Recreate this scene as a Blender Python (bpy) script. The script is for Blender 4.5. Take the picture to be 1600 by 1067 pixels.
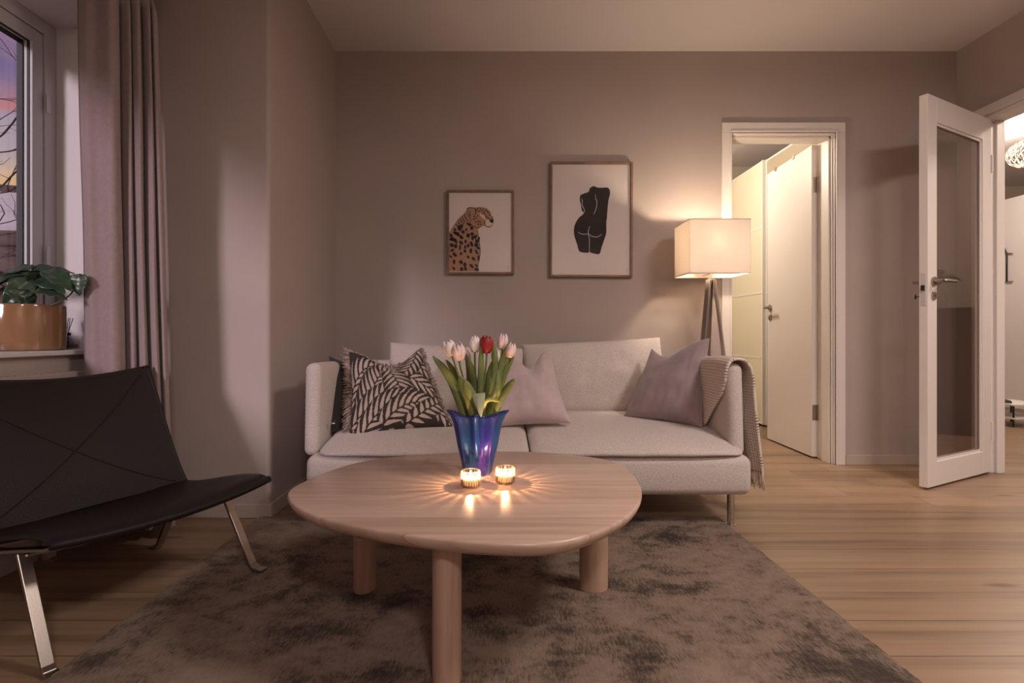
import bpy, bmesh, math, random
from mathutils import Vector, Matrix, noise
random.seed(7)
for o in list(bpy.data.objects): bpy.data.objects.remove(o)
SC = bpy.context.scene
COL = SC.collection
PI = math.pi

# ---------------------------------------------------------------- camera
FPX, CX, CY, EYE = 830.0, 775.0, 525.0, 0.80
cam_d = bpy.data.cameras.new('camera'); cam = bpy.data.objects.new('camera', cam_d); COL.objects.link(cam)
cam.location = (0, 0, EYE); cam.rotation_euler = (PI/2, 0, 0)
cam_d.sensor_width = 36; cam_d.lens = FPX/1600*36
cam_d.shift_x = (800-CX)/1600; cam_d.shift_y = -(533.5-CY)/1600
cam_d.clip_start = 0.02
SC.camera = cam
SC.view_settings.view_transform = 'Standard'; SC.view_settings.look = 'None'
SC.view_settings.gamma = 1; SC.view_settings.use_curve_mapping = False
SC.view_settings.exposure = 0.0
SC.cycles.transparent_max_bounces = 40

# ---------------------------------------------------------------- world: dusk sky
wd = bpy.data.worlds.new('dusk_sky'); SC.world = wd; wd.use_nodes = True
nt = wd.node_tree; nt.nodes.clear()
wo = nt.nodes.new('ShaderNodeOutputWorld'); bg = nt.nodes.new('ShaderNodeBackground')
tc = nt.nodes.new('ShaderNodeTexCoord'); sx = nt.nodes.new('ShaderNodeSeparateXYZ')
nz = nt.nodes.new('ShaderNodeTexNoise'); nz.inputs['Scale'].default_value = 5.5; nz.inputs['Detail'].default_value = 5
mp = nt.nodes.new('ShaderNodeMapping'); mp.inputs['Scale'].default_value = (1, 1, 3.2)
ad = nt.nodes.new('ShaderNodeMath'); ad.operation = 'MULTIPLY_ADD'; ad.inputs[1].default_value = 0.16
su = nt.nodes.new('ShaderNodeMath'); su.operation = 'SUBTRACT'; su.inputs[1].default_value = 0.08
rp = nt.nodes.new('ShaderNodeValToRGB')
cr = rp.color_ramp
cr.elements[0].position = 0.0; cr.elements[0].color = (.30, .20, .16, 1)
cr.elements[1].position = 1.0; cr.elements[1].color = (.16, .14, .30, 1)
for p, c in ((.16, (.85, .50, .22)), (.21, (.80, .52, .36)), (.245, (.52, .42, .46)), (.28, (.46, .34, .46)),
             (.31, (.62, .24, .24)), (.345, (.36, .22, .34)), (.38, (.20, .16, .34)), (.5, (.42, .24, .36))):
    e = cr.elements.new(p); e.color = (*c, 1)
L = nt.links.new
L(tc.outputs['Generated'], sx.inputs[0]); L(tc.outputs['Generated'], mp.inputs[0]); L(mp.outputs[0], nz.inputs['Vector'])
L(nz.outputs['Fac'], ad.inputs[0]); L(sx.outputs['Z'], ad.inputs[2]); L(ad.outputs[0], su.inputs[0])
L(su.outputs[0], rp.inputs[0]); L(rp.outputs[0], bg.inputs[0]); L(bg.outputs[0], wo.inputs[0])
bg.inputs[1].default_value = 0.9

def light(name, kind, loc, energy, color, **kw):
    d = bpy.data.lights.new(name, kind); d.energy = energy; d.color = color
    for k, v in kw.items(): setattr(d, k, v)
    o = bpy.data.objects.new(name, d); COL.objects.link(o); o.location = loc
    return o
# last glow of the evening sky falling in through the window
sun = light('evening_glow', 'SUN', (-4, -2, 3), 3.0, (.90, .74, .84), angle=math.radians(11))
sun.rotation_euler = Vector((.127, .33, -.092)).to_track_quat('-Z', 'Y').to_euler()
# added out-of-view fill lights for the living room, at ceiling height
cl = light('overhead_fill', 'AREA', (1.9, .8, 2.45), 52, (1.0, .86, .80), shape='DISK', size=.6)
light('rear_fill', 'AREA', (.5, -1.2, 2.42), 40, (1.0, .86, .80), shape='DISK', size=.36)
# lamp of the bedroom, area light of the hall
light('bedroom_light', 'POINT', (1.2, 4.4, 2.2), 66, (1.0, .84, .66), shadow_soft_size=.12)
light('hall_light', 'AREA', (3.9, 2.0, 2.5), 40, (1.0, .82, .70), shape='DISK', size=.4)
light('hall_fill', 'POINT', (4.3, 4.5, 2.4), 36, (1.0, .86, .76), shadow_soft_size=.1)  # added unseen point light that brightens the dim hall

# ---------------------------------------------------------------- helpers
def W(px, py, Y):
    return Vector(((px-CX)*Y/FPX, Y, EYE-(py-CY)*Y/FPX))
ORG = {}
def tag(o, label=None, cat=None, group=None, kind=None):
    if label: o['label'] = label
    if cat: o['category'] = cat
    if group: o['group'] = group
    if kind: o['kind'] = kind
    return o
def thing(name, label, cat, loc=(0, 0, 0), rz=0, group=None):
    o = bpy.data.objects.new(name, None); COL.objects.link(o)
    o.empty_display_size = .05
    o.location = loc; o.rotation_euler = (0, 0, rz)
    ORG[o.name] = Matrix.Translation(loc) @ Matrix.Rotation(rz, 4, 'Z')
    return tag(o, label, cat, group)

class MB:
    def __init__(s): s.v = []; s.f = []; s.uv = None
    def add(s, vs, fs):
        b = len(s.v); s.v += [Vector(v) for v in vs]; s.f += [tuple(i+b for i in f) for f in fs]; return s
    def box(s, x0, x1, y0, y1, z0, z1, M=None):
        vs = [Vector((x, y, z)) for z in (z0, z1) for y in (y0, y1) for x in (x0, x1)]
        if M: vs = [M @ v for v in vs]
        return s.add(vs, [(0, 2, 3, 1), (4, 5, 7, 6), (0, 1, 5, 4), (2, 6, 7, 3), (0, 4, 6, 2), (1, 3, 7, 5)])
    def obox(s, p, ax, ay, az, hx, hy, hz):
        M = Matrix((( *ax, 0), (*ay, 0), (*az, 0), (0, 0, 0, 1))).transposed()
        M = Matrix.Translation(p) @ M
        return s.box(-hx, hx, -hy, hy, -hz, hz, M)
    def beam(s, a, b, w, d, side, w2=None, d2=None):
        """rectangular bar a->b; w along 'side', d along the third axis"""
        a, b = Vector(a), Vector(b); z = (b-a).normalized(); x = Vector(side); x = (x-z*x.dot(z)).normalized(); y = z.cross(x)
        w2 = w2 or w; d2 = d2 or d
        vs = []
        for p, ww, dd in ((a, w, d), (b, w2, d2)):
            for sy in (-1, 1):
                for sx_ in (-1, 1): vs.append(p+x*ww/2*sx_+y*dd/2*sy)
        return s.add(vs, [(0, 2, 3, 1), (4, 5, 7, 6), (0, 1, 5, 4), (2, 6, 7, 3), (0, 4, 6, 2), (1, 3, 7, 5)])
    def tube(s, pts, r, n=8, cap=True):
        pts = [Vector(p) for p in pts]; m = len(pts)
        rs = r if isinstance(r, (list, tuple)) else [r]*m
        t0 = (pts[1]-pts[0]).normalized()
        up = Vector((0, 0, 1)) if abs(t0.z) < .9 else Vector((1, 0, 0))
        nx = t0.cross(up).normalized()
        b = len(s.v)
        for i in range(m):
            t = (pts[min(i+1, m-1)]-pts[max(i-1, 0)]).normalized()
            nx = (nx-t*nx.dot(t)).normalized(); ny = t.cross(nx)
            for k in range(n):
                a = 2*PI*k/n; s.v.append(pts[i]+(nx*math.cos(a)+ny*math.sin(a))*rs[i])
        for i in range(m-1):
            for k in range(n):
                k2 = (k+1) % n
                s.f.append((b+i*n+k, b+i*n+k2, b+(i+1)*n+k2, b+(i+1)*n+k))
        if cap:
            s.f.append(tuple(b+k for k in range(n))[::-1]); s.f.append(tuple(b+(m-1)*n+k for k in range(n)))
        return s
    def lathe(s, c, prof, n=32, mod=None, cap=True):
        """prof: list of (r,z); mod(angle,i)->radius factor"""
        c = Vector(c); b = len(s.v); m = len(prof)
        for i, (r, z) in enumerate(prof):
            for k in range(n):
                a = 2*PI*k/n; f = mod(a, i) if mod else 1
                s.v.append(c+Vector((r*f*math.cos(a), r*f*math.sin(a), z)))
        for i in range(m-1):
            for k in range(n):
                k2 = (k+1) % n
                s.f.append((b+i*n+k, b+i*n+k2, b+(i+1)*n+k2, b+(i+1)*n+k))
        if cap:
            s.f.append(tuple(b+k for k in range(n))[::-1]); s.f.append(tuple(b+(m-1)*n+k for k in range(n)))
        return s
    def grid(s, rows, close_u=False, close_v=False):
        b = len(s.v); R = len(rows); Cn = len(rows[0])
        for r in rows: s.v += [Vector(p) for p in r]
        for i in range(R if close_u else R-1):
            for j in range(Cn if close_v else Cn-1):
                i2 = (i+1) % R; j2 = (j+1) % Cn
                s.f.append((b+i*Cn+j, b+i*Cn+j2, b+i2*Cn+j2, b+i2*Cn+j))
        return s
    def prism(s, poly, y0, y1):
        """polygon in XZ plane extruded along Y"""
        n = len(poly); b = len(s.v)
        for y in (y0, y1): s.v += [Vector((x, y, z)) for x, z in poly]
        s.f.append(tuple(b+i for i in range(n))); s.f.append(tuple(b+n+i for i in range(n))[::-1])
        for i in range(n):
            j = (i+1) % n; s.f.append((b+i, b+n+i, b+n+j, b+j))
        return s
    def build(s, name, mat, parent=None, smooth=False, bevel=0, seg=2, fix=True, weld=False, sub=0, solid=0, ang=None):
        me = bpy.data.meshes.new(name)
        if parent is not None:
            M = ORG[parent.name]; Mi = M.inverted(); org = M
        else:
            n = len(s.v); lo = Vector((min(v.x for v in s.v), min(v.y for v in s.v), min(v.z for v in s.v)))
            hi = Vector((max(v.x for v in s.v), max(v.y for v in s.v), max(v.z for v in s.v)))
            c = Vector(((lo.x+hi.x)/2, (lo.y+hi.y)/2, lo.z)); org = Matrix.Translation(c); Mi = org.inverted()
        me.from_pydata([tuple(Mi @ v) for v in s.v], [], s.f)
        if fix or weld:
            bm = bmesh.new(); bm.from_mesh(me)
            if weld: bmesh.ops.remove_doubles(bm, verts=bm.verts, dist=1e-5)
            bmesh.ops.recalc_face_normals(bm, faces=bm.faces); bm.to_mesh(me); bm.free()
        if smooth: me.polygons.foreach_set('use_smooth', [True]*len(me.polygons))
        if ang is not None and smooth:
            try: me.set_sharp_from_angle(angle=math.radians(ang))
            except Exception: pass
        me.materials.append(mat)
        o = bpy.data.objects.new(name, me); COL.objects.link(o); ORG[o.name] = org
        if parent is not None: o.parent = parent
        else: o.matrix_world = org
        if solid:
            m = o.modifiers.new('solid', 'SOLIDIFY'); m.thickness = solid; m.offset = 0
        if bevel:
            m = o.modifiers.new('bevel', 'BEVEL'); m.width = bevel; m.segments = seg; m.limit_method = 'ANGLE'; m.angle_limit = math.radians(40)
        if sub:
            m = o.modifiers.new('sub', 'SUBSURF'); m.levels = sub; m.render_levels = sub
        return o
def box(name, x0, x1, y0, y1, z0, z1, mat, parent=None, bevel=0, **k):
    return MB().box(x0, x1, y0, y1, z0, z1).build(name, mat, parent, bevel=bevel, **k)
def struct(o, label=None):
    o['kind'] = 'structure'
    if label: o['label'] = label
    return o
def catmull(pts, n=8, closed=False):
    P = [Vector(p) for p in pts]; out = []; m = len(P)
    for i in range(m if closed else m-1):
        if closed: p0, p1, p2, p3 = P[(i-1) % m], P[i], P[(i+1) % m], P[(i+2) % m]
        else: p0, p1, p2, p3 = P[max(i-1, 0)], P[i], P[i+1], P[min(i+2, m-1)]
        for k in range(n):
            t = k/n
            out.append(.5*((2*p1)+(p2-p0)*t+(2*p0-5*p1+4*p2-p3)*t*t+(3*p1-p0-3*p2+p3)*t**3))
    if not closed: out.append(P[-1])
    return out
def nz3(v, sc=1.0, seed=0): return noise.noise(Vector(v)*sc+Vector((seed*7.3, seed*3.1, seed*1.7)))

# ---------------------------------------------------------------- materials
def mat(name, col, rough=.6, metal=0, bump=0, bscale=200, var=0, vscale=3, spec=None, coat=0, trans=0, sheen=0, ior=None, stretch=None, col2=None, obj=False):
    m = bpy.data.materials.new(name); m.use_nodes = True
    nt = m.node_tree; b = nt.nodes['Principled BSDF']
    b.inputs['Base Color'].default_value = (*col, 1); b.inputs['Roughness'].default_value = rough; b.inputs['Metallic'].default_value = metal
    if spec is not None: b.inputs['Specular IOR Level'].default_value = spec
    if coat: b.inputs['Coat Weight'].default_value = coat; b.inputs['Coat Roughness'].default_value = .08
    if trans: b.inputs['Transmission Weight'].default_value = trans
    if sheen: b.inputs['Sheen Weight'].default_value = sheen
    if ior: b.inputs['IOR'].default_value = ior
    tc = nt.nodes.new('ShaderNodeTexCoord'); mp = nt.nodes.new('ShaderNodeMapping')
    nt.links.new(tc.outputs['Object'], mp.inputs[0])
    if stretch: mp.inputs['Scale'].default_value = stretch
    if var or col2:
        n = nt.nodes.new('ShaderNodeTexNoise'); n.inputs['Scale'].default_value = vscale; n.inputs['Detail'].default_value = 6
        nt.links.new(mp.outputs[0], n.inputs['Vector'])
        r = nt.nodes.new('ShaderNodeValToRGB')
        c2 = col2 or tuple(c*(1-var) for c in col); c1 = col if col2 else tuple(min(1, c*(1+var)) for c in col)
        r.color_ramp.elements[0].position = .35; r.color_ramp.elements[1].position = .65
        r.color_ramp.elements[0].color = (*c2, 1); r.color_ramp.elements[1].color = (*c1, 1)
        nt.links.new(n.outputs['Fac'], r.inputs[0]); nt.links.new(r.outputs[0], b.inputs['Base Color'])
    if bump:
        n = nt.nodes.new('ShaderNodeTexNoise'); n.inputs['Scale'].default_value = bscale; n.inputs['Detail'].default_value = 3
        nt.links.new(mp.outputs[0], n.inputs['Vector'])
        bp = nt.nodes.new('ShaderNodeBump'); bp.inputs['Strength'].default_value = bump; bp.inputs['Distance'].default_value = .002
        nt.links.new(n.outputs['Fac'], bp.inputs['Height']); nt.links.new(bp.outputs[0], b.inputs['Normal'])
    return m

M_wall = mat('taupe_paint', (.41, .345, .315), .75, bump=.25, bscale=160, var=.03, vscale=2)
M_ceil = mat('ceiling_paint', (.62, .57, .56), .85, bump=.1, bscale=90)
M_white = mat('white_paint', (.72, .66, .62), .38)
M_winwhite = mat('window_paint', (.62, .60, .62), .4)
M_reveal = mat('reveal_paint', (.72, .68, .67), .6)
M_base = mat('baseboard_paint', (.46, .38, .33), .5)
M_hallwhite = mat('hall_white', (.85, .82, .79), .5)
M_steel = mat('brushed_steel', (.38, .335, .30), .32, metal=1, bump=.1, bscale=400)
M_chrome = mat('chrome', (.70, .66, .62), .12, metal=1)
M_darkmetal = mat('dark_metal', (.06, .055, .05), .4, metal=.8)
M_gasket = mat('rubber_gasket', (.02, .02, .022), .5)
M_leather = mat('black_leather', (.014, .0095, .0085), .46, spec=.25, bump=.5, bscale=350)
M_sofa = mat('sofa_fabric', (.62, .545, .505), .92, bump=.9, bscale=650, var=.22, vscale=330, sheen=.15)
M_lilac = mat('lilac_velvet', (.50, .395, .405), .8, bump=.15, bscale=300, var=.08, vscale=14, sheen=.5)
M_mauve = mat('mauve_velvet', (.275, .205, .22), .75, bump=.15, bscale=300, var=.08, vscale=14, sheen=.6)
M_blackvelvet = mat('black_velvet', (.018, .016, .018), .85, sheen=.3)
M_curtain = mat('rose_curtain', (.29, .222, .215), .85, bump=.4, bscale=500, var=.05, vscale=60, sheen=.2)
M_fringe = mat('fringe_yarn', (.45, .35, .30), .9, col2=(.16, .11, .10), vscale=60)
M_paper = mat('print_paper', (.80, .72, .68), .8)
M_frame = mat('walnut_frame', (.24, .135, .09), .45, col2=(.15, .08, .05), vscale=12, stretch=(1, 1, 1))
M_black = mat('print_black', (.030, .024, .024), .8)
M_tan = mat('print_tan', (.48, .27, .17), .8)
M_cream = mat('print_cream', (.78, .62, .52), .8)
M_green = mat('tulip_green', (.12, .17, .045), .42, col2=(.20, .24, .06), vscale=12)
M_leaf = mat('tulip_leaf', (.09, .14, .05), .45, col2=(.24, .26, .07), vscale=9)
M_plant = mat('monstera_leaf', (.022, .05, .028), .3, col2=(.04, .075, .035), vscale=18)
M_stem = mat('plant_stem', (.09, .10, .05), .5)
M_soil = mat('soil', (.03, .02, .015), .95, bump=1, bscale=80)
M_tulw = mat('petal_white', (.84, .76, .75), .5)
M_tulp = mat('petal_pink', (.80, .62, .64), .5)
M_tulr = mat('petal_red', (.30, .016, .02), .5)
M_wax = mat('wax', (.92, .85, .72), .4)
M_wick = mat('wick', (.02, .015, .01), .9)
M_pot = mat('caramel_glaze', (.27, .14, .065), .10, coat=1)
M_bark = mat('bark', (.035, .024, .02), .9)
M_ward = mat('wardrobe_panel', (.80, .74, .58), .22)
M_wardframe = mat('wardrobe_frame', (.82, .80, .76), .4)
M_rad = mat('radiator_enamel', (.45, .37, .33), .4)
M_book = mat('wardrobe_contents', (.05, .05, .05), .8)
M_cab = mat('dark_cabinet', (.025, .022, .022), .5)

def glass(name, col=(1, 1, 1), transp=.9, rough=0.0, ior=1.45):
    """thin architectural glass: clear with a fresnel reflection"""
    m = bpy.data.materials.new(name); m.use_nodes = True; nt = m.node_tree; nt.nodes.clear()
    o = nt.nodes.new('ShaderNodeOutputMaterial'); mx = nt.nodes.new('ShaderNodeMixShader'); f = nt.nodes.new('ShaderNodeFresnel')
    t = nt.nodes.new('ShaderNodeBsdfTransparent'); g = nt.nodes.new('ShaderNodeBsdfGlossy')
    ge = nt.nodes.new('ShaderNodeNewGeometry'); mr = nt.nodes.new('ShaderNodeMapRange')
    mr.inputs['To Min'].default_value = ior; mr.inputs['To Max'].default_value = 1/ior
    nt.links.new(ge.outputs['Backfacing'], mr.inputs['Value']); nt.links.new(mr.outputs[0], f.inputs[0]); t.inputs[0].default_value = (*[c*transp for c in col], 1); g.inputs['Roughness'].default_value = rough
    nt.links.new(f.outputs[0], mx.inputs[0]); nt.links.new(t.outputs[0], mx.inputs[1]); nt.links.new(g.outputs[0], mx.inputs[2]); nt.links.new(mx.outputs[0], o.inputs[0])
    return m
M_glass = glass('clear_glass', (1, 1, 1), .94)
M_doorglass = glass('smoked_door_glass', (.92, .89, .87), .95, ior=1.65)
M_framedglass = glass('picture_glass', (1, 1, 1), .97, ior=1.3)
M_wardglass = glass('grey_wardrobe_glass', (.78, .72, .58), .75, ior=1.5)

def wood(name, c1, c2, c3, plank=None, grain=(1.2, 30, 30), rough=.42, seam=.35, axis='X', length=2.1, bstr=.25, knots=True):
    """oak: stretched grain noise; optional planks (world coordinates) running along X"""
    m = bpy.data.materials.new(name); m.use_nodes = True; nt = m.node_tree; b = nt.nodes['Principled BSDF']; LK = nt.links.new
    geo = nt.nodes.new('ShaderNodeNewGeometry')
    def math_(op, a, b_=None, c=None):
        n = nt.nodes.new('ShaderNodeMath'); n.operation = op
        for i, v in enumerate((a, b_, c)):
            if v is None: continue
            if isinstance(v, (int, float)): n.inputs[i].default_value = v
            else: LK(v, n.inputs[i])
        return n.outputs[0]
    sep = nt.nodes.new('ShaderNodeSeparateXYZ'); LK(geo.outputs['Position'], sep.inputs[0])
    x, y, z = sep.outputs
    if plank:
        row = math_('FLOOR', math_('DIVIDE', y, plank))
        wn = nt.nodes.new('ShaderNodeTexWhiteNoise'); wn.noise_dimensions = '1D'; LK(row, wn.inputs['W'])
        xs = math_('ADD', math_('DIVIDE', x, length), math_('MULTIPLY', wn.outputs['Value'], 7.3))
        colid = math_('FLOOR', xs)
        wn2 = nt.nodes.new('ShaderNodeTexWhiteNoise'); wn2.noise_dimensions = '2D'
        cb = nt.nodes.new('ShaderNodeCombineXYZ'); LK(row, cb.inputs[0]); LK(colid, cb.inputs[1]); LK(cb.outputs[0], wn2.inputs['Vector'])
        rnd = wn2.outputs['Value']
        fy = math_('FRACT', math_('DIVIDE', y, plank)); fx = math_('FRACT', xs)
        ey = math_('MULTIPLY', math_('MINIMUM', fy, math_('SUBTRACT', 1, fy)), plank)
        ex = math_('MULTIPLY', math_('MINIMUM', fx, math_('SUBTRACT', 1, fx)), length)
        e = math_('MINIMUM', ex, ey)
        sm = nt.nodes.new('ShaderNodeMapRange'); sm.inputs['From Min'].default_value = 0.0004; sm.inputs['From Max'].default_value = .0022; LK(e, sm.inputs['Value'])
        edge = sm.outputs[0]
    cbv = nt.nodes.new('ShaderNodeCombineXYZ')
    if plank:
        LK(math_('ADD', x, math_('MULTIPLY', rnd, 37)), cbv.inputs[0]); LK(y, cbv.inputs[1]); LK(math_('MULTIPLY', rnd, 11), cbv.inputs[2])
    else:
        LK(x, cbv.inputs[0]); LK(y, cbv.inputs[1]); LK(z, cbv.inputs[2])
    mp = nt.nodes.new('ShaderNodeMapping'); mp.inputs['Scale'].default_value = grain; LK(cbv.outputs[0], mp.inputs[0])
    n1 = nt.nodes.new('ShaderNodeTexNoise'); n1.inputs['Scale'].default_value = 1; n1.inputs['Detail'].default_value = 8; n1.inputs['Distortion'].default_value = .6; LK(mp.outputs[0], n1.inputs['Vector'])
    mp2 = nt.nodes.new('ShaderNodeMapping'); mp2.inputs['Scale'].default_value = (grain[0]*2.5, grain[1]*5, grain[2]*5); LK(cbv.outputs[0], mp2.inputs[0])
    n2 = nt.nodes.new('ShaderNodeTexNoise'); n2.inputs['Scale'].default_value = 1; n2.inputs['Detail'].default_value = 4; LK(mp2.outputs[0], n2.inputs['Vector'])
    f = math_('ADD', math_('MULTIPLY', n1.outputs['Fac'], .7), math_('MULTIPLY', n2.outputs['Fac'], .3))
    if plank: f = math_('ADD', f, math_('MULTIPLY', math_('SUBTRACT', rnd, .5), .17))
    r = nt.nodes.new('ShaderNodeValToRGB'); r.color_ramp.elements[0].position = .32 if not knots else .27; r.color_ramp.elements[0].color = (*c3, 1)
    r.color_ramp.elements[1].position = .70 if not knots else .76; r.color_ramp.elements[1].color = (*c1, 1)
    e_ = r.color_ramp.elements.new(.5); e_.color = (*c2, 1); LK(f, r.inputs[0])
    out = r.outputs[0]
    if plank and knots:
        mk = nt.nodes.new('ShaderNodeMapping'); mk.inputs['Scale'].default_value = (1.6, 5.5, 1); LK(cbv.outputs[0], mk.inputs[0])
        vo = nt.nodes.new('ShaderNodeTexVoronoi'); vo.inputs['Scale'].default_value = 1; LK(mk.outputs[0], vo.inputs['Vector'])
        ks = nt.nodes.new('ShaderNodeMapRange'); ks.inputs['From Min'].default_value = .03; ks.inputs['From Max'].default_value = .11; LK(vo.outputs['Distance'], ks.inputs['Value'])
        mk2 = nt.nodes.new('ShaderNodeMixRGB'); mk2.blend_type = 'MULTIPLY'; mk2.inputs[0].default_value = .75
        kr = nt.nodes.new('ShaderNodeValToRGB'); kr.color_ramp.elements[0].color = (.28, .2, .16, 1); kr.color_ramp.elements[1].color = (1, 1, 1, 1); LK(ks.outputs[0], kr.inputs[0])
        LK(out, mk2.inputs[1]); LK(kr.outputs[0], mk2.inputs[2]); out = mk2.outputs[0]
    if plank:
        mx = nt.nodes.new('ShaderNodeMixRGB'); mx.blend_type = 'MULTIPLY'; mx.inputs[0].default_value = 1
        er = nt.nodes.new('ShaderNodeValToRGB'); er.color_ramp.elements[0].color = (seam, seam*.85, seam*.75, 1); er.color_ramp.elements[1].color = (1, 1, 1, 1); LK(edge, er.inputs[0])
        LK(out, mx.inputs[1]); LK(er.outputs[0], mx.inputs[2]); out = mx.outputs[0]
    LK(out, b.inputs['Base Color']); b.inputs['Roughness'].default_value = rough
    bp = nt.nodes.new('ShaderNodeBump'); bp.inputs['Strength'].default_value = bstr; bp.inputs['Distance'].default_value = .001
    LK(n2.outputs['Fac'], bp.inputs['Height']); LK(bp.outputs[0], b.inputs['Normal'])
    return m
M_floor = wood('oak_floor', (.355, .24, .155), (.29, .188, .118), (.15, .092, .056), plank=.166, seam=.22, grain=(.8, 14, 14), rough=.36)
M_table = wood('oak_tabletop', (.63, .465, .375), (.56, .40, .315), (.45, .31, .235), plank=.105, grain=(1.3, 22, 22), rough=.30, seam=.86, length=9, bstr=.08, knots=False)
M_tleg = wood('oak_leg', (.52, .36, .27), (.45, .30, .215), (.34, .22, .15), grain=(38, 38, 2.0), rough=.45, bstr=.15)

# ================================================================= ROOM SHELL
H = 2.573; YB = 3.307; YB2 = 3.467; XR = 2.87; XR2 = 2.97; XL = -1.64; XP = -1.0; YP = 2.346; XG = -1.90
struct(box('floor', -2.3, 7, -2.0, 7, -.06, 0, M_floor))
struct(box('ceiling', -2.3, 7, -2.0, 7, H, H+.08, M_ceil))
m = MB()   # back wall with the bedroom doorway
DX0, DX1, DZ = 1.445, 2.125, 2.075
m.box(XP-.9, DX0, YB, YB2, 0, H).box(DX1, XR2, YB, YB2, 0, H).box(DX0, DX1, YB, YB2, DZ, H)
struct(m.build('wall_back', M_wall))
# pier on the left with a softly rounded corner
r = .02; path = [(-1.9, YP), (XP-r, YP)]+[(XP-r+r*math.sin(a), YP+r-r*math.cos(a)) for a in [PI/2*k/6 for k in range(1, 7)]]+[(XP, YB), (-1.9, YB)]
m = MB(); n = len(path)
m.v += [Vector((x, y, 0)) for x, y in path]+[Vector((x, y, H)) for x, y in path]
m.f += [tuple(range(n)), tuple(range(n, 2*n))]+[(i, (i+1) % n, n+(i+1) % n, n+i) for i in range(n)]
struct(m.build('wall_left_pier', M_wall, smooth=True, ang=30))
# window wall
WY0, WY1, WZ0, WZ1 = -1.25, 2.30, .728, 2.132
m = MB()
m.box(-2.05, XL, -2.0, WY0, 0, H).box(-2.05, XL, WY1, YP, 0, H).box(-2.05, XL, WY0, WY1, 0, WZ0).box(-2.05, XL, WY0, WY1, WZ1, H)
struct(m.build('wall_left', M_wall))
m = MB()   # right wall with the hall doorway
HY0, HY1, HZ = 2.20, 3.135, 2.085
m.box(XR, XR2, -2.0, HY0, 0, H).box(XR, XR2, HY1, 6.4, 0, H).box(XR, XR2, HY0, HY1, HZ, H)
struct(m.build('wall_right', M_wall))
struct(box('wall_front', -2.05, 6.6, -2.0, -1.9, 0, H, M_wall))
struct(box('wall_bedroom_far', -.4, XR, 5.55, 5.65, 0, H, mat('bedroom_wall', (.46, .42, .33), .8)))
struct(box('wall_bedroom_left', -.5, -.4, YB2, 5.65, 0, H, M_wall))
struct(box('wall_hall_far', XR2, 6.6, 6.3, 6.4, 0, H, mat('hall_wall', (.50, .39, .30), .8)))
struct(box('wall_hall_right', 6.5, 6.6, -2.0, 6.3, 0, H, M_hallwhite))
struct(box('wall_hall_side', 4.78, 4.88, 1.0, 4.0, 0, H, M_wall))
# window reveal lining
m = MB(); t = .004
m.box(XG-.02, XL+.001, WY1-t, WY1, WZ0, WZ1).box(XG-.02, XL+.001, WY0, WY0+t, WZ0, WZ1).box(XG-.02, XL+.001, WY0, WY1, WZ1-t, WZ1)
struct(m.build('trim_1', M_reveal), 'white painted window reveal')
struct(box('trim_2', XG-.02, -1.612, WY0+.01, WY1-.005, WZ0, .746, M_winwhite, bevel=.004), 'white window sill')
# baseboards
def bb(name, boxes):
    m = MB()
    for b in boxes: m.box(*b)
    struct(m.build(name, M_base, bevel=.003))
bb('baseboard_back', [(XP, 1.4, YB-.014, YB, 0, .062), (2.17, XR, YB-.014, YB, 0, .062)])
bb('baseboard_left', [(-1.62, XP+.013, YP-.014, YP, 0, .062), (XP, XP+.013, YP, YB-.014, 0, .062)])
bb('baseboard_right', [(XR-.014, XR, HY1+.06, YB-.014, 0, .062), (XR-.014, XR, -1.9, HY0-.06, 0, .062)])

# window_1: frame, sash, pane
def rect_frame(m, y0, y1, z0, z1, w, xa, xb):
    m.box(xa, xb, y0, y0+w, z0, z1).box(xa, xb, y1-w, y1, z0, z1).box(xa, xb, y0+w, y1-w, z1-w, z1).box(xa, xb, y0+w, y1-w, z0, z0+w)
wt = thing('window_1', None, None, (XG, 1.3, .746)); wt['kind'] = 'structure'
m = MB(); rect_frame(m, WY0+t, WY1-t, .746, WZ1-t, .058, -1.985, XG); m.build('window_frame', M_winwhite, wt, bevel=.003)
m = MB(); rect_frame(m, WY0+.066, WY1-.066, .808, WZ1-.066, .052, -1.97, XG-.004); m.build('sash', M_winwhite, wt, bevel=.003)
m = MB(); rect_frame(m, WY0+.060, WY1-.060, .802, WZ1-.060, .006, -1.97, XG-.010); m.build('gasket', M_gasket, wt)
m = MB(); rect_frame(m, WY0+.118, WY1-.118, .860, WZ1-.118, .006, -1.965, -1.940); rect_frame(m, WY0+.118, WY1-.118, .860, WZ1-.118, .003, -1.925, -1.915); m.build('glazing_bead', M_gasket, wt)
MB().box(-1.962, -1.958, WY0+.12, WY1-.12, .862, WZ1-.12).build('pane', M_glass, wt)
m = MB(); m.box(-1.895, -1.885, 2.235, 2.250, 1.10, 1.18).box(-1.895, -1.885, 2.235, 2.250, 1.74, 1.82); m.build('hinge', M_winwhite, wt, bevel=.002)
v_ = MB().box(-1.885, -1.80, 1.86, 2.02, WZ1-.022, WZ1-.005).build('window_vent', M_winwhite, wt, bevel=.004)
v_['label'] = 'small white vent cover above the window'

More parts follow.
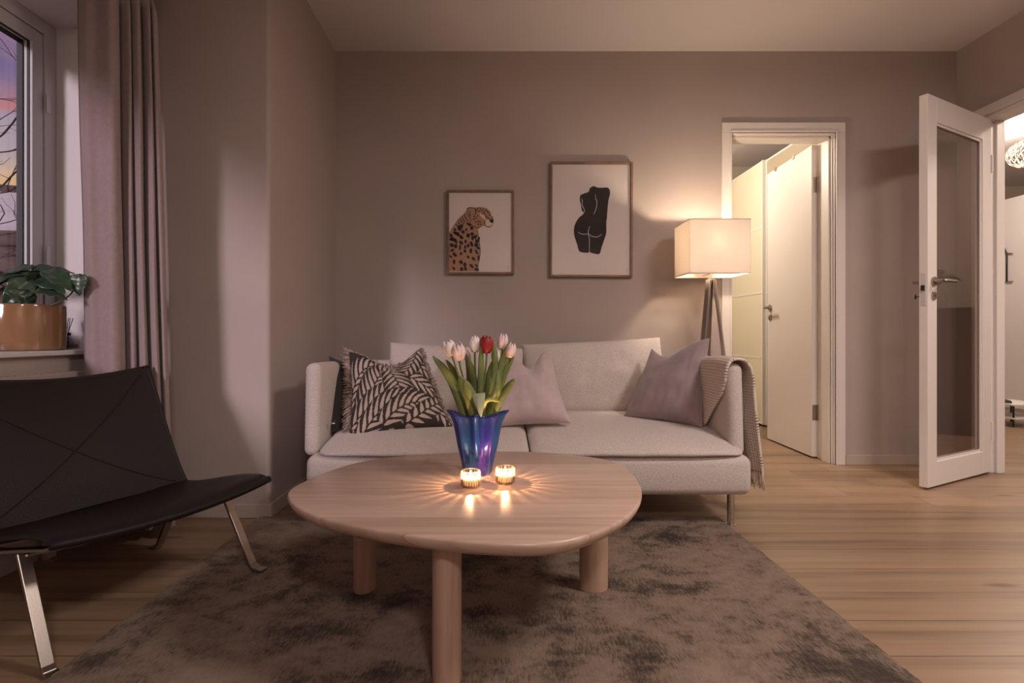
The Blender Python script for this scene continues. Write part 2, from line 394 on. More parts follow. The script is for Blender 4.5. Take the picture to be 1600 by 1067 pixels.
# bedroom doorway trim (casing steps) + hall doorway trim
m = MB()
def casing(m, x0, x1, zt, y, w, d):
    m.box(x0-w, x0, y-d, y, 0, zt).box(x1, x1+w, y-d, y, 0, zt).box(x0-w, x1+w, y-d, y, zt, zt+w)
casing(m, 1.462, 2.108, 2.065, YB, .060, .014)
casing(m, 1.462, 2.108, 2.065, YB, .012, .019)
m.box(DX0, DX0+.02, YB-.004, YB2+.01, 0, DZ).box(DX1-.02, DX1, YB-.004, YB2+.01, 0, DZ).box(DX0, DX1, YB-.004, YB2+.01, DZ-.02, DZ)
m.box(DX1-.036, DX1-.02, YB+.03, YB+.10, 0, DZ-.02).box(DX0+.02, DX0+.036, YB+.03, YB+.10, 0, DZ-.02).box(DX0+.02, DX1-.02, YB+.03, YB+.10, DZ-.036, DZ-.02)
m.box(DX1-.028, DX1-.02, YB+.012, YB+.022, 0, DZ-.02)
struct(m.build('trim_3', M_white, bevel=.003), 'white stepped casing of the bedroom doorway')
m = MB()
for d, w in ((.014, .058),):
    m.box(XR-d, XR, HY0-w, HY0, 0, HZ).box(XR-d, XR, HY1, HY1+w, 0, HZ).box(XR-d, XR, HY0-w, HY1+w, HZ, HZ+w)
m.box(XR-.006, XR2+.006, HY1-.03, HY1, 0, HZ).box(XR-.006, XR2+.006, HY0, HY0+.03, 0, HZ).box(XR-.006, XR2+.006, HY0, HY1, HZ-.03, HZ)
m.box(XR+.045, XR+.085, HY1-.044, HY1-.03, 0, HZ-.03)
struct(m.build('trim_4', M_white, bevel=.003), 'white casing of the hall doorway')

def handle(parent, M, mirror=1, ring=False):
    """lever handle with rose and key escutcheon; local frame: x along leaf towards hinge, y out of leaf face, z up"""
    m = MB()
    c = lambda x, y, z: M @ Vector((x, y, z))
    def disc(x, z, r, y0, y1):
        pts = [c(x, y0, z), c(x, y1, z)]
        m.tube(pts, r, 20)
    disc(0, 0, .025, 0, .009); m.tube([c(0, .005, 0), c(0, .045, 0)], .009, 12)
    m.tube([c(0, .045, 0), c(.02, .052, 0), c(.11, .052, 0)], [.009, .010, .009], 12)
    h = m.build('door_handle', M_steel, parent, smooth=True, ang=40)
    m = MB(); m.tube([c(0, 0, -.075), c(0, .008, -.075)], .021, 20); k = m.build('key_escutcheon', M_steel, parent, smooth=True, ang=40)
    MB().tube([c(0, .0075, -.075), c(0, .0085, -.075)], .006, 10).build('keyhole', M_gasket, k)
    if ring:
        m = MB(); m.tube([c(0, .0, -.075), c(0, .035, -.075)], .003, 6)
        m.tube([c(.012*math.cos(a), .040+.004*math.cos(a), -.075+.012*math.sin(a)) for a in [2*PI*q/16 for q in range(17)]], .003, 6)
        m.build('key', M_darkmetal, parent, smooth=True)

# door_1: flush white bedroom door, standing open
d1 = thing('door_1', 'plain white bedroom door standing open', None, (2.09, 3.485, 0)); d1['kind'] = 'structure'
a0 = Vector((2.067, 3.478, 0)); a1 = Vector((2.098, 4.11, 0)); u = (a1-a0).normalized(); nn = Vector((u.y, -u.x, 0))
MB().obox((a0+a1)/2+nn*.02+Vector((0, 0, 1.03)), u, nn, (0, 0, 1), (a1-a0).length/2, .02, 1.02).build('leaf', M_white, d1, bevel=.002)
Mh = Matrix((( *(-u), 0), (*(-nn), 0), (0, 0, 1, 0), (0, 0, 0, 1))).transposed(); Mh.translation = a1-u*.055+Vector((0, 0, 1.015))
handle(d1, Mh)
for z in (.30, 1.79):
    m = MB(); m.obox(a0+Vector((.018, -.002, z)), (1, 0, 0), (0, 1, 0), (0, 0, 1), .014, .003, .05)
    m.obox(a0+Vector((.043, .012, z)), (1, 0, 0), (0, 1, 0), (0, 0, 1), .009, .006, .05)
    m.tube([a0+Vector((.034, -.008, z-.05)), a0+Vector((.034, -.008, z+.05))], .006, 10)
    m.build('hinge', M_steel, d1, bevel=.001)
for q in (.14, .40):
    MB().tube([a1-u*q+Vector((0, 0, 2.047))-nn*.0005, a1-u*q+Vector((0, 0, 2.047))-nn*.004], .017, 20).build('door_bumper', M_steel, d1)

# door_2: white framed glass door, open into the living room
g0 = Vector((2.236, 2.750, 0)); g1 = Vector((2.880, 3.088, 0)); u = (g1-g0).normalized(); nn = Vector((-u.y, u.x, 0))  # nn points to the back wall
wl = (g1-g0).length; T = .040
d2 = thing('door_2', 'white framed glass door opened against the back wall', None, (2.88, 3.09, 0)); d2['kind'] = 'structure'
def lb(m, s0, s1, z0, z1, t0=0, t1=T):
    m.obox(g0+u*(s0+s1)/2+nn*(t0+t1)/2+Vector((0, 0, (z0+z1)/2)), u, nn, (0, 0, 1), (s1-s0)/2, (t1-t0)/2, (z1-z0)/2)
m = MB(); zb, zt = .012, 2.058; gs0, gs1, gz0, gz1 = .095, wl-.105, .14, 1.925
lb(m, 0, gs0, zb, zt); lb(m, gs1, wl, zb, zt); lb(m, gs0, gs1, zb, gz0); lb(m, gs0, gs1, gz1, zt)
m.build('door_frame', M_white, d2, bevel=.003)
m = MB(); q = .012
for (s0, s1, z0, z1) in ((gs0, gs0+q, gz0, gz1), (gs1-q, gs1, gz0, gz1), (gs0, gs1, gz0, gz0+q), (gs0, gs1, gz1-q, gz1)):
    lb(m, s0, s1, z0, z1, .008, .014); lb(m, s0, s1, z0, z1, .026, .032)
m.build('glazing_bead', M_white, d2)
m = MB(); lb(m, gs0, gs1, gz0, gz1, .018, .022); m.build('pane', M_doorglass, d2)
for sgn in (-1, 1):
    Mh = Matrix((( *u, 0), (*(nn*sgn), 0), (0, 0, 1, 0), (0, 0, 0, 1))).transposed()
    Mh.translation = g0+u*.055+nn*(T if sgn > 0 else 0)+Vector((0, 0, 1.085))
    handle(d2, Mh, ring=(sgn > 0))
m = MB(); m.obox(g0-u*.001+nn*T/2+Vector((0, 0, 1.045)), nn, u, (0, 0, 1), .011, .0015, .085)
lp = m.build('lock_plate', mat('matt_steel', (.62, .60, .60), .5, metal=.3), d2, bevel=.001)
m = MB(); m.obox(g0-u*.005+nn*T/2+Vector((0, 0, 1.05)), nn, u, (0, 0, 1), .007, .006, .014); m.build('latch', M_darkmetal, lp)
for z in (.25, 1.8):
    MB().tube([g1+Vector((-.002, -.006, z-.05)), g1+Vector((-.002, -.006, z+.05))], .006, 10).build('hinge', M_white, d2)
#PART2
# ================================================================= RUG
def rug_material():
    m = bpy.data.materials.new('distressed_rug'); m.use_nodes = True; nt = m.node_tree; b = nt.nodes['Principled BSDF']; LK = nt.links.new
    geo = nt.nodes.new('ShaderNodeNewGeometry')
    def noi(scale, sc, det, dist=0):
        mp = nt.nodes.new('ShaderNodeMapping'); mp.inputs['Scale'].default_value = sc; LK(geo.outputs['Position'], mp.inputs[0])
        n = nt.nodes.new('ShaderNodeTexNoise'); n.inputs['Scale'].default_value = scale; n.inputs['Detail'].default_value = det; n.inputs['Distortion'].default_value = dist
        n.inputs['Roughness'].default_value = .65
        LK(mp.outputs[0], n.inputs['Vector']); return n.outputs['Fac']
    a = noi(2.6, (1, 1.1, 1), 10, .4); c = noi(9, (1.1, 1.3, 1), 8, .3); f = noi(110, (1.6, .35, 1), 4)
    def mth(op, x, y):
        n = nt.nodes.new('ShaderNodeMath'); n.operation = op
        for i, v in enumerate((x, y)):
            if isinstance(v, (int, float)): n.inputs[i].default_value = v
            else: LK(v, n.inputs[i])
        return n.outputs[0]
    s = mth('ADD', mth('ADD', mth('MULTIPLY', a, .41), mth('MULTIPLY', c, .36)), mth('MULTIPLY', f, .23))
    r = nt.nodes.new('ShaderNodeValToRGB'); e = r.color_ramp
    e.elements[0].position = .41; e.elements[0].color = (.030, .019, .013, 1)
    e.elements[1].position = .59; e.elements[1].color = (.28, .198, .145, 1)
    x = e.elements.new(.455); x.color = (.10, .066, .045, 1)
    x = e.elements.new(.50); x.color = (.20, .14, .10, 1)
    LK(s, r.inputs[0]); LK(r.outputs[0], b.inputs['Base Color']); b.inputs['Roughness'].default_value = .8; b.inputs['Sheen Weight'].default_value = .05
    bp = nt.nodes.new('ShaderNodeBump'); bp.inputs['Strength'].default_value = .8; bp.inputs['Distance'].default_value = .003
    fb = noi(420, (1, .5, 1), 3); LK(fb, bp.inputs['Height']); LK(bp.outputs[0], b.inputs['Normal'])
    return m
M_rug = rug_material()
RX0, RX1, RY0, RY1 = -1.035, .972, -.6, 2.325
m = MB(); rows = []
ring = []
def edge(x0, y0, x1, y1, n):
    for i in range(n):
        t = i/n; x = x0+(x1-x0)*t; y = y0+(y1-y0)*t; j = .0035*nz3((x*30, y*30, 0))+.002*random.uniform(-1, 1)
        ring.append((x+(j if x0 == x1 else 0), y+(j if y0 == y1 else 0)))
edge(RX0, RY0, RX1, RY0, 60); edge(RX1, RY0, RX1, RY1, 260); edge(RX1, RY1, RX0, RY1, 120); edge(RX0, RY1, RX0, RY0, 260)
n = len(ring)
m.v += [Vector((x, y, 0.0)) for x, y in ring]+[Vector((x, y, .010)) for x, y in ring]
m.f += [tuple(range(n)), tuple(range(n, 2*n))]+[(i, (i+1) % n, n+(i+1) % n, n+i) for i in range(n)]
tag(m.build('area_rug', M_rug), 'large distressed brown rug lying under the coffee table', 'rug')

# ================================================================= SOFT SHAPES
def soft_box(x0, x1, y0, y1, z0, z1, r, warp=None, n=14, e=4):
    cx, cy, cz = (x0+x1)/2, (y0+y1)/2, (z0+z1)/2; h = Vector(((x1-x0)/2, (y1-y0)/2, (z1-z0)/2))
    def ticks(hh, nn):
        a = [hh-r*(1-math.sin(PI/2*i/e)*0-i/e) if False else hh-r+r*math.tan(PI/4*i/e) for i in range(1, e+1)]
        core = [-(hh-r)+(2*(hh-r))*i/nn for i in range(nn+1)]
        return [-v for v in a[::-1]]+core+a
    step = max(h)*2/n
    T_ = [ticks(h[i], max(2, int(2*h[i]/step))) for i in range(3)]
    m = MB()
    def P(p):
        q = Vector([max(-(h[i]-r), min(h[i]-r, p[i])) for i in range(3)]); d = Vector(p)-q
        if d.length > 1e-9: q = q+d.normalized()*r
        w = Vector((q.x+cx, q.y+cy, q.z+cz))
        return warp(w) if warp else w
    for ax in range(3):
        b_, c_ = [i for i in range(3) if i != ax]
        for sg in (-1, 1):
            rows = []
            for t1 in T_[b_]:
                row = []
                for t2 in T_[c_]:
                    p = [0, 0, 0]; p[ax] = sg*h[ax]; p[b_] = t1; p[c_] = t2; row.append(P(p))
                rows.append(row)
            m.grid(rows)
    return m
def seat_z(y):
    K = [(2.10, .30), (2.19, .325), (2.25, .343), (2.35, .360), (2.5, .376), (2.7, .388), (3.1, .392)]
    for (a, za), (b, zb) in zip(K, K[1:]):
        if y <= b: return za+(zb-za)*max(0, (y-a)/(b-a))
    return K[-1][1]

def pillow(corners, thick, N=44, dent=0, dentw=.35, dentc=.5, pinch=.06, puff=.42, wr=.004, seed=1, back=1.0, piping=False, sag=0):
    """corners: BL, BR, TR, TL world; returns MB closed surface, edge ring list"""
    BL, BR, TR, TL = [Vector(c) for c in corners]
    nrm = ((BR-BL).cross(TL-BL)).normalized()   # towards viewer if BL->BR is +x and up
    def base(u, v):
        # pull the edges inwards between the corners (pincushion)
        uu = u-.0; vv = v
        pu = pinch*(1-(2*v-1)**2)*(2*u-1)*-1*abs(2*u-1)
        pv = pinch*(1-(2*u-1)**2)*(2*v-1)*-1*abs(2*v-1)
        uu = u+pu*.8; vv = v+pv*.8
        if dent: vv -= dent*math.exp(-((u-dentc)/(dentw*.5))**2)*max(0, v)**3
        return (BL*(1-uu)+BR*uu)*(1-vv)+(TL*(1-uu)+TR*uu)*vv
    m = MB()
    def prof(u, v):
        a = max(0, 1-(2*u-1)**2); b = max(0, 1-(2*v-1)**2)
        w = (a*b)**puff
        lo = 1+.28*(.5-v)
        if dent: w *= 1-.55*math.exp(-((u-dentc)/(dentw*.45))**2)*max(0, v-.45)/.55
        return w*lo
    for sg in (1, -1):
        rows = []
        for j in range(N+1):
            v = .5-.5*math.cos(PI*j/N); row = []
            for i in range(N+1):
                u = .5-.5*math.cos(PI*i/N)
                p = base(u, v); w = prof(u, v)
                d = thick/2*w*(1 if sg > 0 else back)
                k = wr*(nz3((u*5, v*5, sg), 1, seed)*1.0+nz3((u*20, v*4, sg), 1, seed+3)*.8)*min(1, w*1.4)
                # radial puckers near corners
                row.append(p+nrm*sg*(d+k))
            rows.append(row)
        m.grid(rows)
    ring = [base(i/60, 0) for i in range(60)]+[base(1, i/60) for i in range(60)]+[base(1-i/60, 1) for i in range(60)]+[base(0, 1-i/60) for i in range(60)]
    return m, ring, nrm

# ================================================================= SOFA
sofa = thing('sofa', 'pale greige fabric two cushion sofa on metal legs against the back wall', 'sofa', (.13, 2.68, 0))
def wfront(p):
    return p
soft_box(-.785, 1.056, 2.185, 3.15, .14, .305, .034, lambda p: Vector((p.x, p.y-(.010*(1-((p.z-.22)/.085)**2) if p.y < 2.22 else 0), p.z))).build('base', M_sofa, sofa, smooth=True, weld=True)
for nm, xa, xb in (('armrest', -.818, -.755), ('armrest', .995, 1.058)):
    cxm = (xa+xb)/2
    def wa(p, cxm=cxm):
        f = max(0, min(1, (p.z-.3)/.38)); return Vector((cxm+(p.x-cxm)*(1.0+.12*f), p.y+.03*f, p.z+.012*math.cos((p.y-2.2)*3)*f))
    soft_box(xa, xb, 2.245, 3.15, .29, .672, .030, wa).build(nm, M_sofa, sofa, smooth=True, weld=True)
soft_box(-.75, .99, 3.04, 3.15, .29, .662, .035).build('backrest', M_sofa, sofa, smooth=True, weld=True)
def seat(x0, x1, side):
    def w(p):
        top = .405; z0 = .300; f = (p.z-z0)/(top-z0)
        zt = seat_z(p.y); u = (p.x-x0)/(x1-x0)
        crown = .014*(1-abs(2*u-1)**3)
        z = z0+f*(zt+crown-z0)+.003*nz3((p.x*6, p.y*6, 1))
        x = p.x
        if side > 0 and p.y > 2.24: x = min(x, .993)
        if side < 0 and p.y > 2.24: x = max(x, -.753)
        y = p.y
        y += .03*abs(2*u-1)**5*(1 if p.y < 2.4 else 0)
        return Vector((x, y, z))
    o = soft_box(x0, x1, 2.168, 3.04, .300, .405, .046, w, n=30).build('seat_cushion', M_sofa, sofa, smooth=True, weld=True)
    # seam piping along the front lower edge
    MB().tube([Vector((x, 2.172+.03*abs(2*(x-x0)/(x1-x0)-1)**5, .312)) for x in [x0+.02+(x1-x0-.04)*i/30 for i in range(31)]], .0028, 6).build('piping', M_sofa, o, smooth=True)
seat(-.742, .139, -1); seat(.145, 1.036, 1)
for cs, sd in (((W(596, 652, 2.90), W(822, 652, 2.90), W(819, 545, 3.0), W(611, 536, 3.0)), 5),
               ((W(816, 652, 2.90), W(1052, 652, 2.90), W(1030, 528, 2.99), W(815, 539, 3.0)), 9)):
    m, ring, nrm = pillow(cs, .22, pinch=.02, puff=.30, wr=.006, seed=sd)
    o = m.build('back_cushion', M_sofa, sofa, smooth=True, weld=True)
    MB().tube(ring+[ring[0]], .0035, 6).build('piping', M_sofa, o, smooth=True)
for x, y in ((.992, 2.245), (-.72, 2.245), (.992, 3.07), (-.72, 3.07)):
    m = MB(); zf = .010 if x < .9 and y < 2.3 else 0
    m.tube([(x, y, zf+.006), (x, y, .142)], .0145, 20); m.tube([(x, y, zf), (x, y, zf+.007)], .022, 20)
    m.build('leg', M_chrome, sofa, smooth=True, ang=40)

# ---- throw pillows
m, ring, nrm = pillow((W(519, 676, 2.40), W(575, 672, 2.56), W(590, 575, 2.80), W(514, 556, 2.56)), .11, dent=.0, seed=12, wr=.003)
bp_ = m.build('throw_pillow', M_blackvelvet, None, smooth=True, weld=True)
tag(bp_, 'black velvet pillow squeezed between left sofa arm and patterned pillow', 'pillow')
m = MB(); p = W(521, 661, 2.36); m.box(p.x-.008, p.x+.010, p.y-.002, p.y+.002, p.z-.006, p.z+.014)
tg = m.build('fabric_tag', M_black, bp_); m = MB().box(p.x-.006, p.x+.006, p.y-.003, p.y-.002, p.z-.003, p.z+.002); m.build('tag_stripe', M_paper, tg)

# palm leaf pattern pillow: colour attribute carries the printed pattern
def palm_pattern():
    fr = []  # spine control points in uv, half width, leaflet count, sweep
    def F(p0, p1, p2, w, n): fr.append((Vector(p0), Vector(p1), Vector(p2), w, n))
    F((-.05, .30), (.05, .75), (.48, .90), .20, 15)
    F((.10, .02), (.30, .62), (.50, .80), .19, 17)
    F((.45, .95), (.75, .90), (1.05, .62), .16, 14)
    F((.38, 1.02), (.55, .70), (.98, .40), .17, 17)
    F((.95, 1.05), (.85, .8), (.60, .66), .15, 12)
    F((.02, .10), (.30, .36), (.62, .52), .15, 16)
    F((.50, .78), (.62, .45), (.55, .12), .17, 15)
    F((.12, -.02), (.45, .42), (.80, .30), .15, 18)
    F((.35, .06), (.75, .46), (1.0, .05), .15, 17)
    F((.55, .02), (.85, .2), (1.05, .3), .10, 12)
    S = []
    for p0, p1, p2, w, n in fr:
        S.append(([(1-t)**2*p0+2*t*(1-t)*p1+t*t*p2 for t in [i/24 for i in range(25)]], w, n))
    def f(u, v):
        col = 0
        for pts, w, n in S:
            best = 9; bt = 0; bs = 1; dd = None
            for i, q in enumerate(pts):
                d = (q.x-u)**2+(q.y-v)**2
                if d < best: best = d; bt = i
            d = math.sqrt(best)
            if d > w: continue
            i0 = max(0, min(len(pts)-2, bt)); tg = (pts[i0+1]-pts[i0]).normalized(); r = Vector((u, v))-pts[bt]
            sd = tg.x*r.y-tg.y*r.x; al = bt/24+(tg.x*r.x+tg.y*r.y)/(24*(pts[i0+1]-pts[i0]).length)
            if al < -.01 or al > 1.02: continue
            ww = w*(.55+.45*math.sin(PI*min(1, max(0, al*.9+.08))))
            if abs(sd) > ww: continue
            if abs(sd) < .006: col = 0; continue
            ph = (al-abs(sd)*1.0-(abs(sd)**2)*2.5)*n*.58+(0 if sd > 0 else .5)
            fr_ = ph-math.floor(ph)
            wd_ = .33*(1-(abs(sd)/ww)**2.2)*(.7+.3*min(1,abs(sd)/.03))+.01
            col = 1 if abs(fr_-.5) < wd_ else 0
        return col
    return f
patt = palm_pattern()
N = 200
zc = (W(545, 687, 2.36), W(706, 668, 2.45), W(656, 545, 2.66), W(545, 549, 2.58))
m, ring, nrm = pillow(zc, .17, N=N, dent=.20, dentw=.62, dentc=.56, seed=4, wr=.004, pinch=.05)
zp = m.build('throw_pillow', M_sofa, None, smooth=True, fix=False)
me = zp.data; ca = me.color_attributes.new('print', 'FLOAT_COLOR', 'POINT')
tab = []
for sg in (0, 1):
    for j in range(N+1):
        v = .5-.5*math.cos(PI*j/N)
        for i in range(N+1):
            u = .5-.5*math.cos(PI*i/N); c = patt(u, v) if sg == 0 else (1 if (u*9+v*3) % 1 > .5 else 0)
            tab += ([.50, .40, .35, 1] if c else [.035, .026, .022, 1])
ca.data.foreach_set('color', tab)
def attr_mat(name, attr, rough):
    m = bpy.data.materials.new(name); m.use_nodes = True; nt = m.node_tree; a = nt.nodes.new('ShaderNodeAttribute'); a.attribute_name = attr
    b = nt.nodes['Principled BSDF']; nt.links.new(a.outputs['Color'], b.inputs['Base Color']); b.inputs['Roughness'].default_value = rough; return m
me.materials.clear(); me.materials.append(attr_mat('palm_print', 'print', .85))
tag(zp, 'dark brown and cream palm leaf print pillow with fringed edges', 'pillow')
m = MB(); cen = sum(ring, Vector())/len(ring)
R2 = catmull(ring, 2, True)
for i, p in enumerate(R2):
    for q in range(2):
        out = (p-cen); out = (out-nrm*out.dot(nrm)).normalized()
        side = i/len(R2)
        ln = random.uniform(.030, .048) if side > .72 else random.uniform(.014, .028)
        if side < .25: ln = random.uniform(.008, .018)
        j = Vector([random.uniform(-.006, .006) for _ in range(3)]); a = p+j*.5+nrm*random.uniform(-.004, .006)
        e = a+out*ln+Vector((random.uniform(-.006, .006), random.uniform(-.006, .006), -ln*random.uniform(.05, .45)))
        m.tube([a, (a+e)/2+Vector((0, 0, .002)), e], [.0030, .0029, .0018], 4)
m.build('fringe', M_fringe, zp, smooth=True)

m, ring, nrm = pillow((W(752, 670, 2.42), W(893, 661, 2.44), W(860, 546, 2.68), W(770, 552, 2.70)), .17, dent=.24, dentw=.34, dentc=.60, seed=21, wr=.006, pinch=.06)
tag(m.build('throw_pillow', M_lilac, None, smooth=True, weld=True), 'pale lilac pillow with dented top in the middle of the sofa', 'pillow')
m, ring, nrm = pillow((W(974, 652, 2.66), W(1098, 669, 2.44), W(1109, 528, 2.60), W(1021, 537, 2.80)), .16, dent=.16, dentw=.62, dentc=.30, seed=31, wr=.006, pinch=.05)
tag(m.build('throw_pillow', M_mauve, None, smooth=True, weld=True), 'dusky mauve velvet pillow leaning into the right sofa arm', 'pillow')

# ---- waffle throw over the right arm
def waffle():
    m = bpy.data.materials.new('waffle_knit'); m.use_nodes = True; nt = m.node_tree; b = nt.nodes['Principled BSDF']; LK = nt.links.new
    uv = nt.nodes.new('ShaderNodeUVMap'); mp = nt.nodes.new('ShaderNodeMapping'); LK(uv.outputs[0], mp.inputs[0])
    sp = nt.nodes.new('ShaderNodeSeparateXYZ'); LK(mp.outputs[0], sp.inputs[0])
    def mth(op, x, y=None):
        n = nt.nodes.new('ShaderNodeMath'); n.operation = op
        for i, v in enumerate((x, y)):
            if v is None: continue
            if isinstance(v, (int, float)): n.inputs[i].default_value = v
            else: LK(v, n.inputs[i])
        return n.outputs[0]
    K = 2*PI/.0125
    a = mth('MULTIPLY', mth('ADD', mth('SINE', mth('MULTIPLY', sp.outputs[0], K)), 1), .5)
    c = mth('MULTIPLY', mth('ADD', mth('SINE', mth('MULTIPLY', sp.outputs[1], K)), 1), .5)
    h = mth('MULTIPLY', a, c)
    r = nt.nodes.new('ShaderNodeValToRGB'); r.color_ramp.elements[0].position = .5; r.color_ramp.elements[0].color = (.72, .62, .55, 1)
    r.color_ramp.elements[1].position = .88; r.color_ramp.elements[1].color = (.24, .18, .16, 1); LK(h, r.inputs[0]); LK(r.outputs[0], b.inputs['Base Color'])
    bp = nt.nodes.new('ShaderNodeBump'); bp.inputs['Strength'].default_value = .7; bp.inputs['Distance'].default_value = .004; bp.invert = True
    LK(h, bp.inputs['Height']); LK(bp.outputs[0], b.inputs['Normal']); b.inputs['Roughness'].default_value = .95
    return m
M_waffle = waffle()
prof = [(.968, .382), (.974, .45), (.978, .53), (.978, .60), (.980, .655), (.996, .690), (1.028, .702), (1.060, .694), (1.082, .665), (1.094, .60), (1.106, .48), (1.122, .36), (1.138, .26), (1.148, .205)]
pr = catmull([Vector((x, 0, z)) for x, z in prof], 4); K = len(pr); rows = []; uvs = []
yf = [(0, 2.47), (.08, 2.40), (.17, 2.30), (.25, 2.255), (.36, 2.248), (.6, 2.27), (.8, 2.29), (1, 2.31)]
def lerpk(K_, t):
    for (a, x), (b, y) in zip(K_, K_[1:]):
        if t <= b: return x+(y-x)*(t-a)/(b-a)
    return K_[-1][1]
yb = [(0, 2.80), (.3, 2.92), (.6, 2.85), (1, 2.60)]
acc = 0
for i, p in enumerate(pr):
    if i: acc += (p-pr[i-1]).length
    t = i/(K-1); row = []; ru = []
    y0, y1 = lerpk(yf, t), lerpk(yb, t)
    for j in range(41):
        s = j/40; y = y0+(y1-y0)*s
        w = .010*math.sin(s*15+t*2)*(1 if t > .6 else .35)*min(1, abs(t-.45)*3) + .004*nz3((t*8, s*8, 3))
        x = p.x+(w+.004 if t > .5 else -abs(w)*.5-.002); z = p.z+(.004*math.sin(s*9) if .3 < t < .6 else 0)
        row.append(Vector((x, y, z))); ru.append((y, acc))
    rows.append(row); uvs.append(ru)
m = MB(); m.grid(rows)
bl = m.build('throw_blanket', M_waffle, None, smooth=True, fix=False, solid=.011)
uvl = bl.data.uv_layers.new(name='UVMap'); flat = [u for r_ in uvs for u in r_]
for lp_ in bl.data.loops: uvl.data[lp_.index].uv = flat[lp_.vertex_index]
tag(bl, 'beige waffle knit throw hanging over the right sofa arm', 'blanket')
m = MB()
for j in range(0, 41, 1):
    for q in range(2):
        a = rows[-1][j]+Vector((random.uniform(-.003, .003), random.uniform(-.003, .003), .006)); L_ = random.uniform(.055, .085)
        m.tube([a, a+Vector((random.uniform(-.004, .006), random.uniform(-.004, .004), -L_*.5)), a+Vector((random.uniform(-.006, .01), random.uniform(-.007, .007), -L_))], [.0022, .002, .0015], 5)
m.build('tassel_fringe', mat('tassel_yarn', (.58, .48, .42), .9), bl, smooth=True)

# ================================================================= COFFEE TABLE
ZT = .37
S_ = lambda py: (py-CY)/(EYE-ZT)
out_px = [(448, 772), (459.5, 790.7), (504, 810), (577.6, 825.8), (651, 837), (725, 845), (799, 849), (854, 848), (910, 838.7), (965, 816.5), (994.6, 794), (1003.8, 770),
          (994.6, 746.4), (972.5, 727), (940, 716), (873, 707.7), (799, 704.5), (725, 705.8), (614, 713), (540.7, 726), (485, 747), (459, 760)]
outl = [Vector(((px-CX)/S_(py), FPX/S_(py), 0)) for px, py in out_px]
outl = catmull(outl, 6, True)
for _ in range(6): outl = [(outl[i-1]+outl[i]*2+outl[(i+1) % len(outl)])/4 for i in range(len(outl))]
tb = thing('coffee_table', 'low pebble shaped oak coffee table with three thick oval legs on the rug', 'table', (-.05, 1.5, .010))
m = MB(); rings = []; n = len(outl); cen = sum(outl, Vector())/n
nrmls = [((outl[(i+1) % n]-outl[i-1]).normalized()) for i in range(n)]
nrmls = [Vector((t.y, -t.x, 0)) for t in nrmls]
if (nrmls[0]).dot(outl[0]-cen) < 0: nrmls = [-v for v in nrmls]
for off, z in ((-.006, ZT), (-.0022, ZT-.0012), (0, ZT-.005), (-.001, ZT-.012), (-.008, ZT-.025), (-.022, ZT-.036), (-.042, ZT-.042), (-.07, ZT-.043)):
    rings.append([outl[i]+nrmls[i]*off+Vector((0, 0, z)) for i in range(n)])
m.grid(rings, close_v=True); m.f.append(tuple(range(n))); m.f.append(tuple(len(m.v)-n+i for i in range(n)))
m.build('tabletop', M_table, tb, smooth=True, ang=50)
for x, y, th in ((-.411, 1.665, math.radians(84)), (.306, 1.665, math.radians(6)), (-.113, 1.225, math.radians(90))):
    prof_ = [(1, .011), (1.0, .013), (1.02, .02), (1.02, ZT-.042)]
    m = MB(); b0 = 0; rows = []
    for f, z in prof_:
        row = []
        for k in range(40):
            a = 2*PI*k/40; ex, ey = .044*f*math.cos(a), .033*f*math.sin(a)
            row.append(Vector((x+ex*math.cos(th)-ey*math.sin(th), y+ex*math.sin(th)+ey*math.cos(th), z)))
        rows.append(row)
    m.grid(rows, close_v=True); m.f.append(tuple(range(40))); m.f.append(tuple(120+i for i in range(40)))
    m.build('leg', M_tleg, tb, smooth=True, ang=50)

# ---- vase
VX, VY = -.058, 1.665
def vase_mat():
    m = bpy.data.materials.new('iridescent_glass'); m.use_nodes = True; nt = m.node_tree; b = nt.nodes['Principled BSDF']; LK = nt.links.new
    lw = nt.nodes.new('ShaderNodeLayerWeight'); lw.inputs[0].default_value = .35
    tc = nt.nodes.new('ShaderNodeTexCoord'); n = nt.nodes.new('ShaderNodeTexNoise'); n.inputs['Scale'].default_value = 9
    mp = nt.nodes.new('ShaderNodeMapping'); mp.inputs['Scale'].default_value = (1.6, 1.6, .35); LK(tc.outputs['Object'], mp.inputs[0]); LK(mp.outputs[0], n.inputs['Vector'])
    r = nt.nodes.new('ShaderNodeValToRGB'); e = r.color_ramp
    e.elements[0].position = .3; e.elements[0].color = (.03, .03, .30, 1); e.elements[1].position = .75; e.elements[1].color = (.14, .04, .30, 1)
    for p, c in ((.42, (.012, .03, .34)), (.52, (.012, .09, .30)), (.62, (.02, .03, .36))):
        x = e.elements.new(p); x.color = (*c, 1)
    LK(n.outputs['Fac'], r.inputs[0]); LK(r.outputs[0], b.inputs['Base Color'])
    b.inputs['Roughness'].default_value = .07; b.inputs['Transmission Weight'].default_value = .6; b.inputs['IOR'].default_value = 1.5
    b.inputs['Metallic'].default_value = .35; b.inputs['Coat Weight'].default_value = 1; b.inputs['Coat Roughness'].default_value = .03
    return m
vp = [(.0405, 0), (.043, .004), (.045, .02), (.050, .05), (.057, .09), (.0615, .13), (.066, .16), (.074, .18), (.083, .193)]
def vmod(a, i):
    z = vp[i][1]; k = min(1, max(0, (z-.01)/.19)); return 1+(.02+.10*k)*math.cos(8*a+.4)*(1 if z > .003 else 0)
vp_f = []
inner = [(max(.002, r_-.0045), z_) for r_, z_ in vp[::-1]][:-2]+[(.040, .018), (.002, .016)]
m = MB(); NV = 128
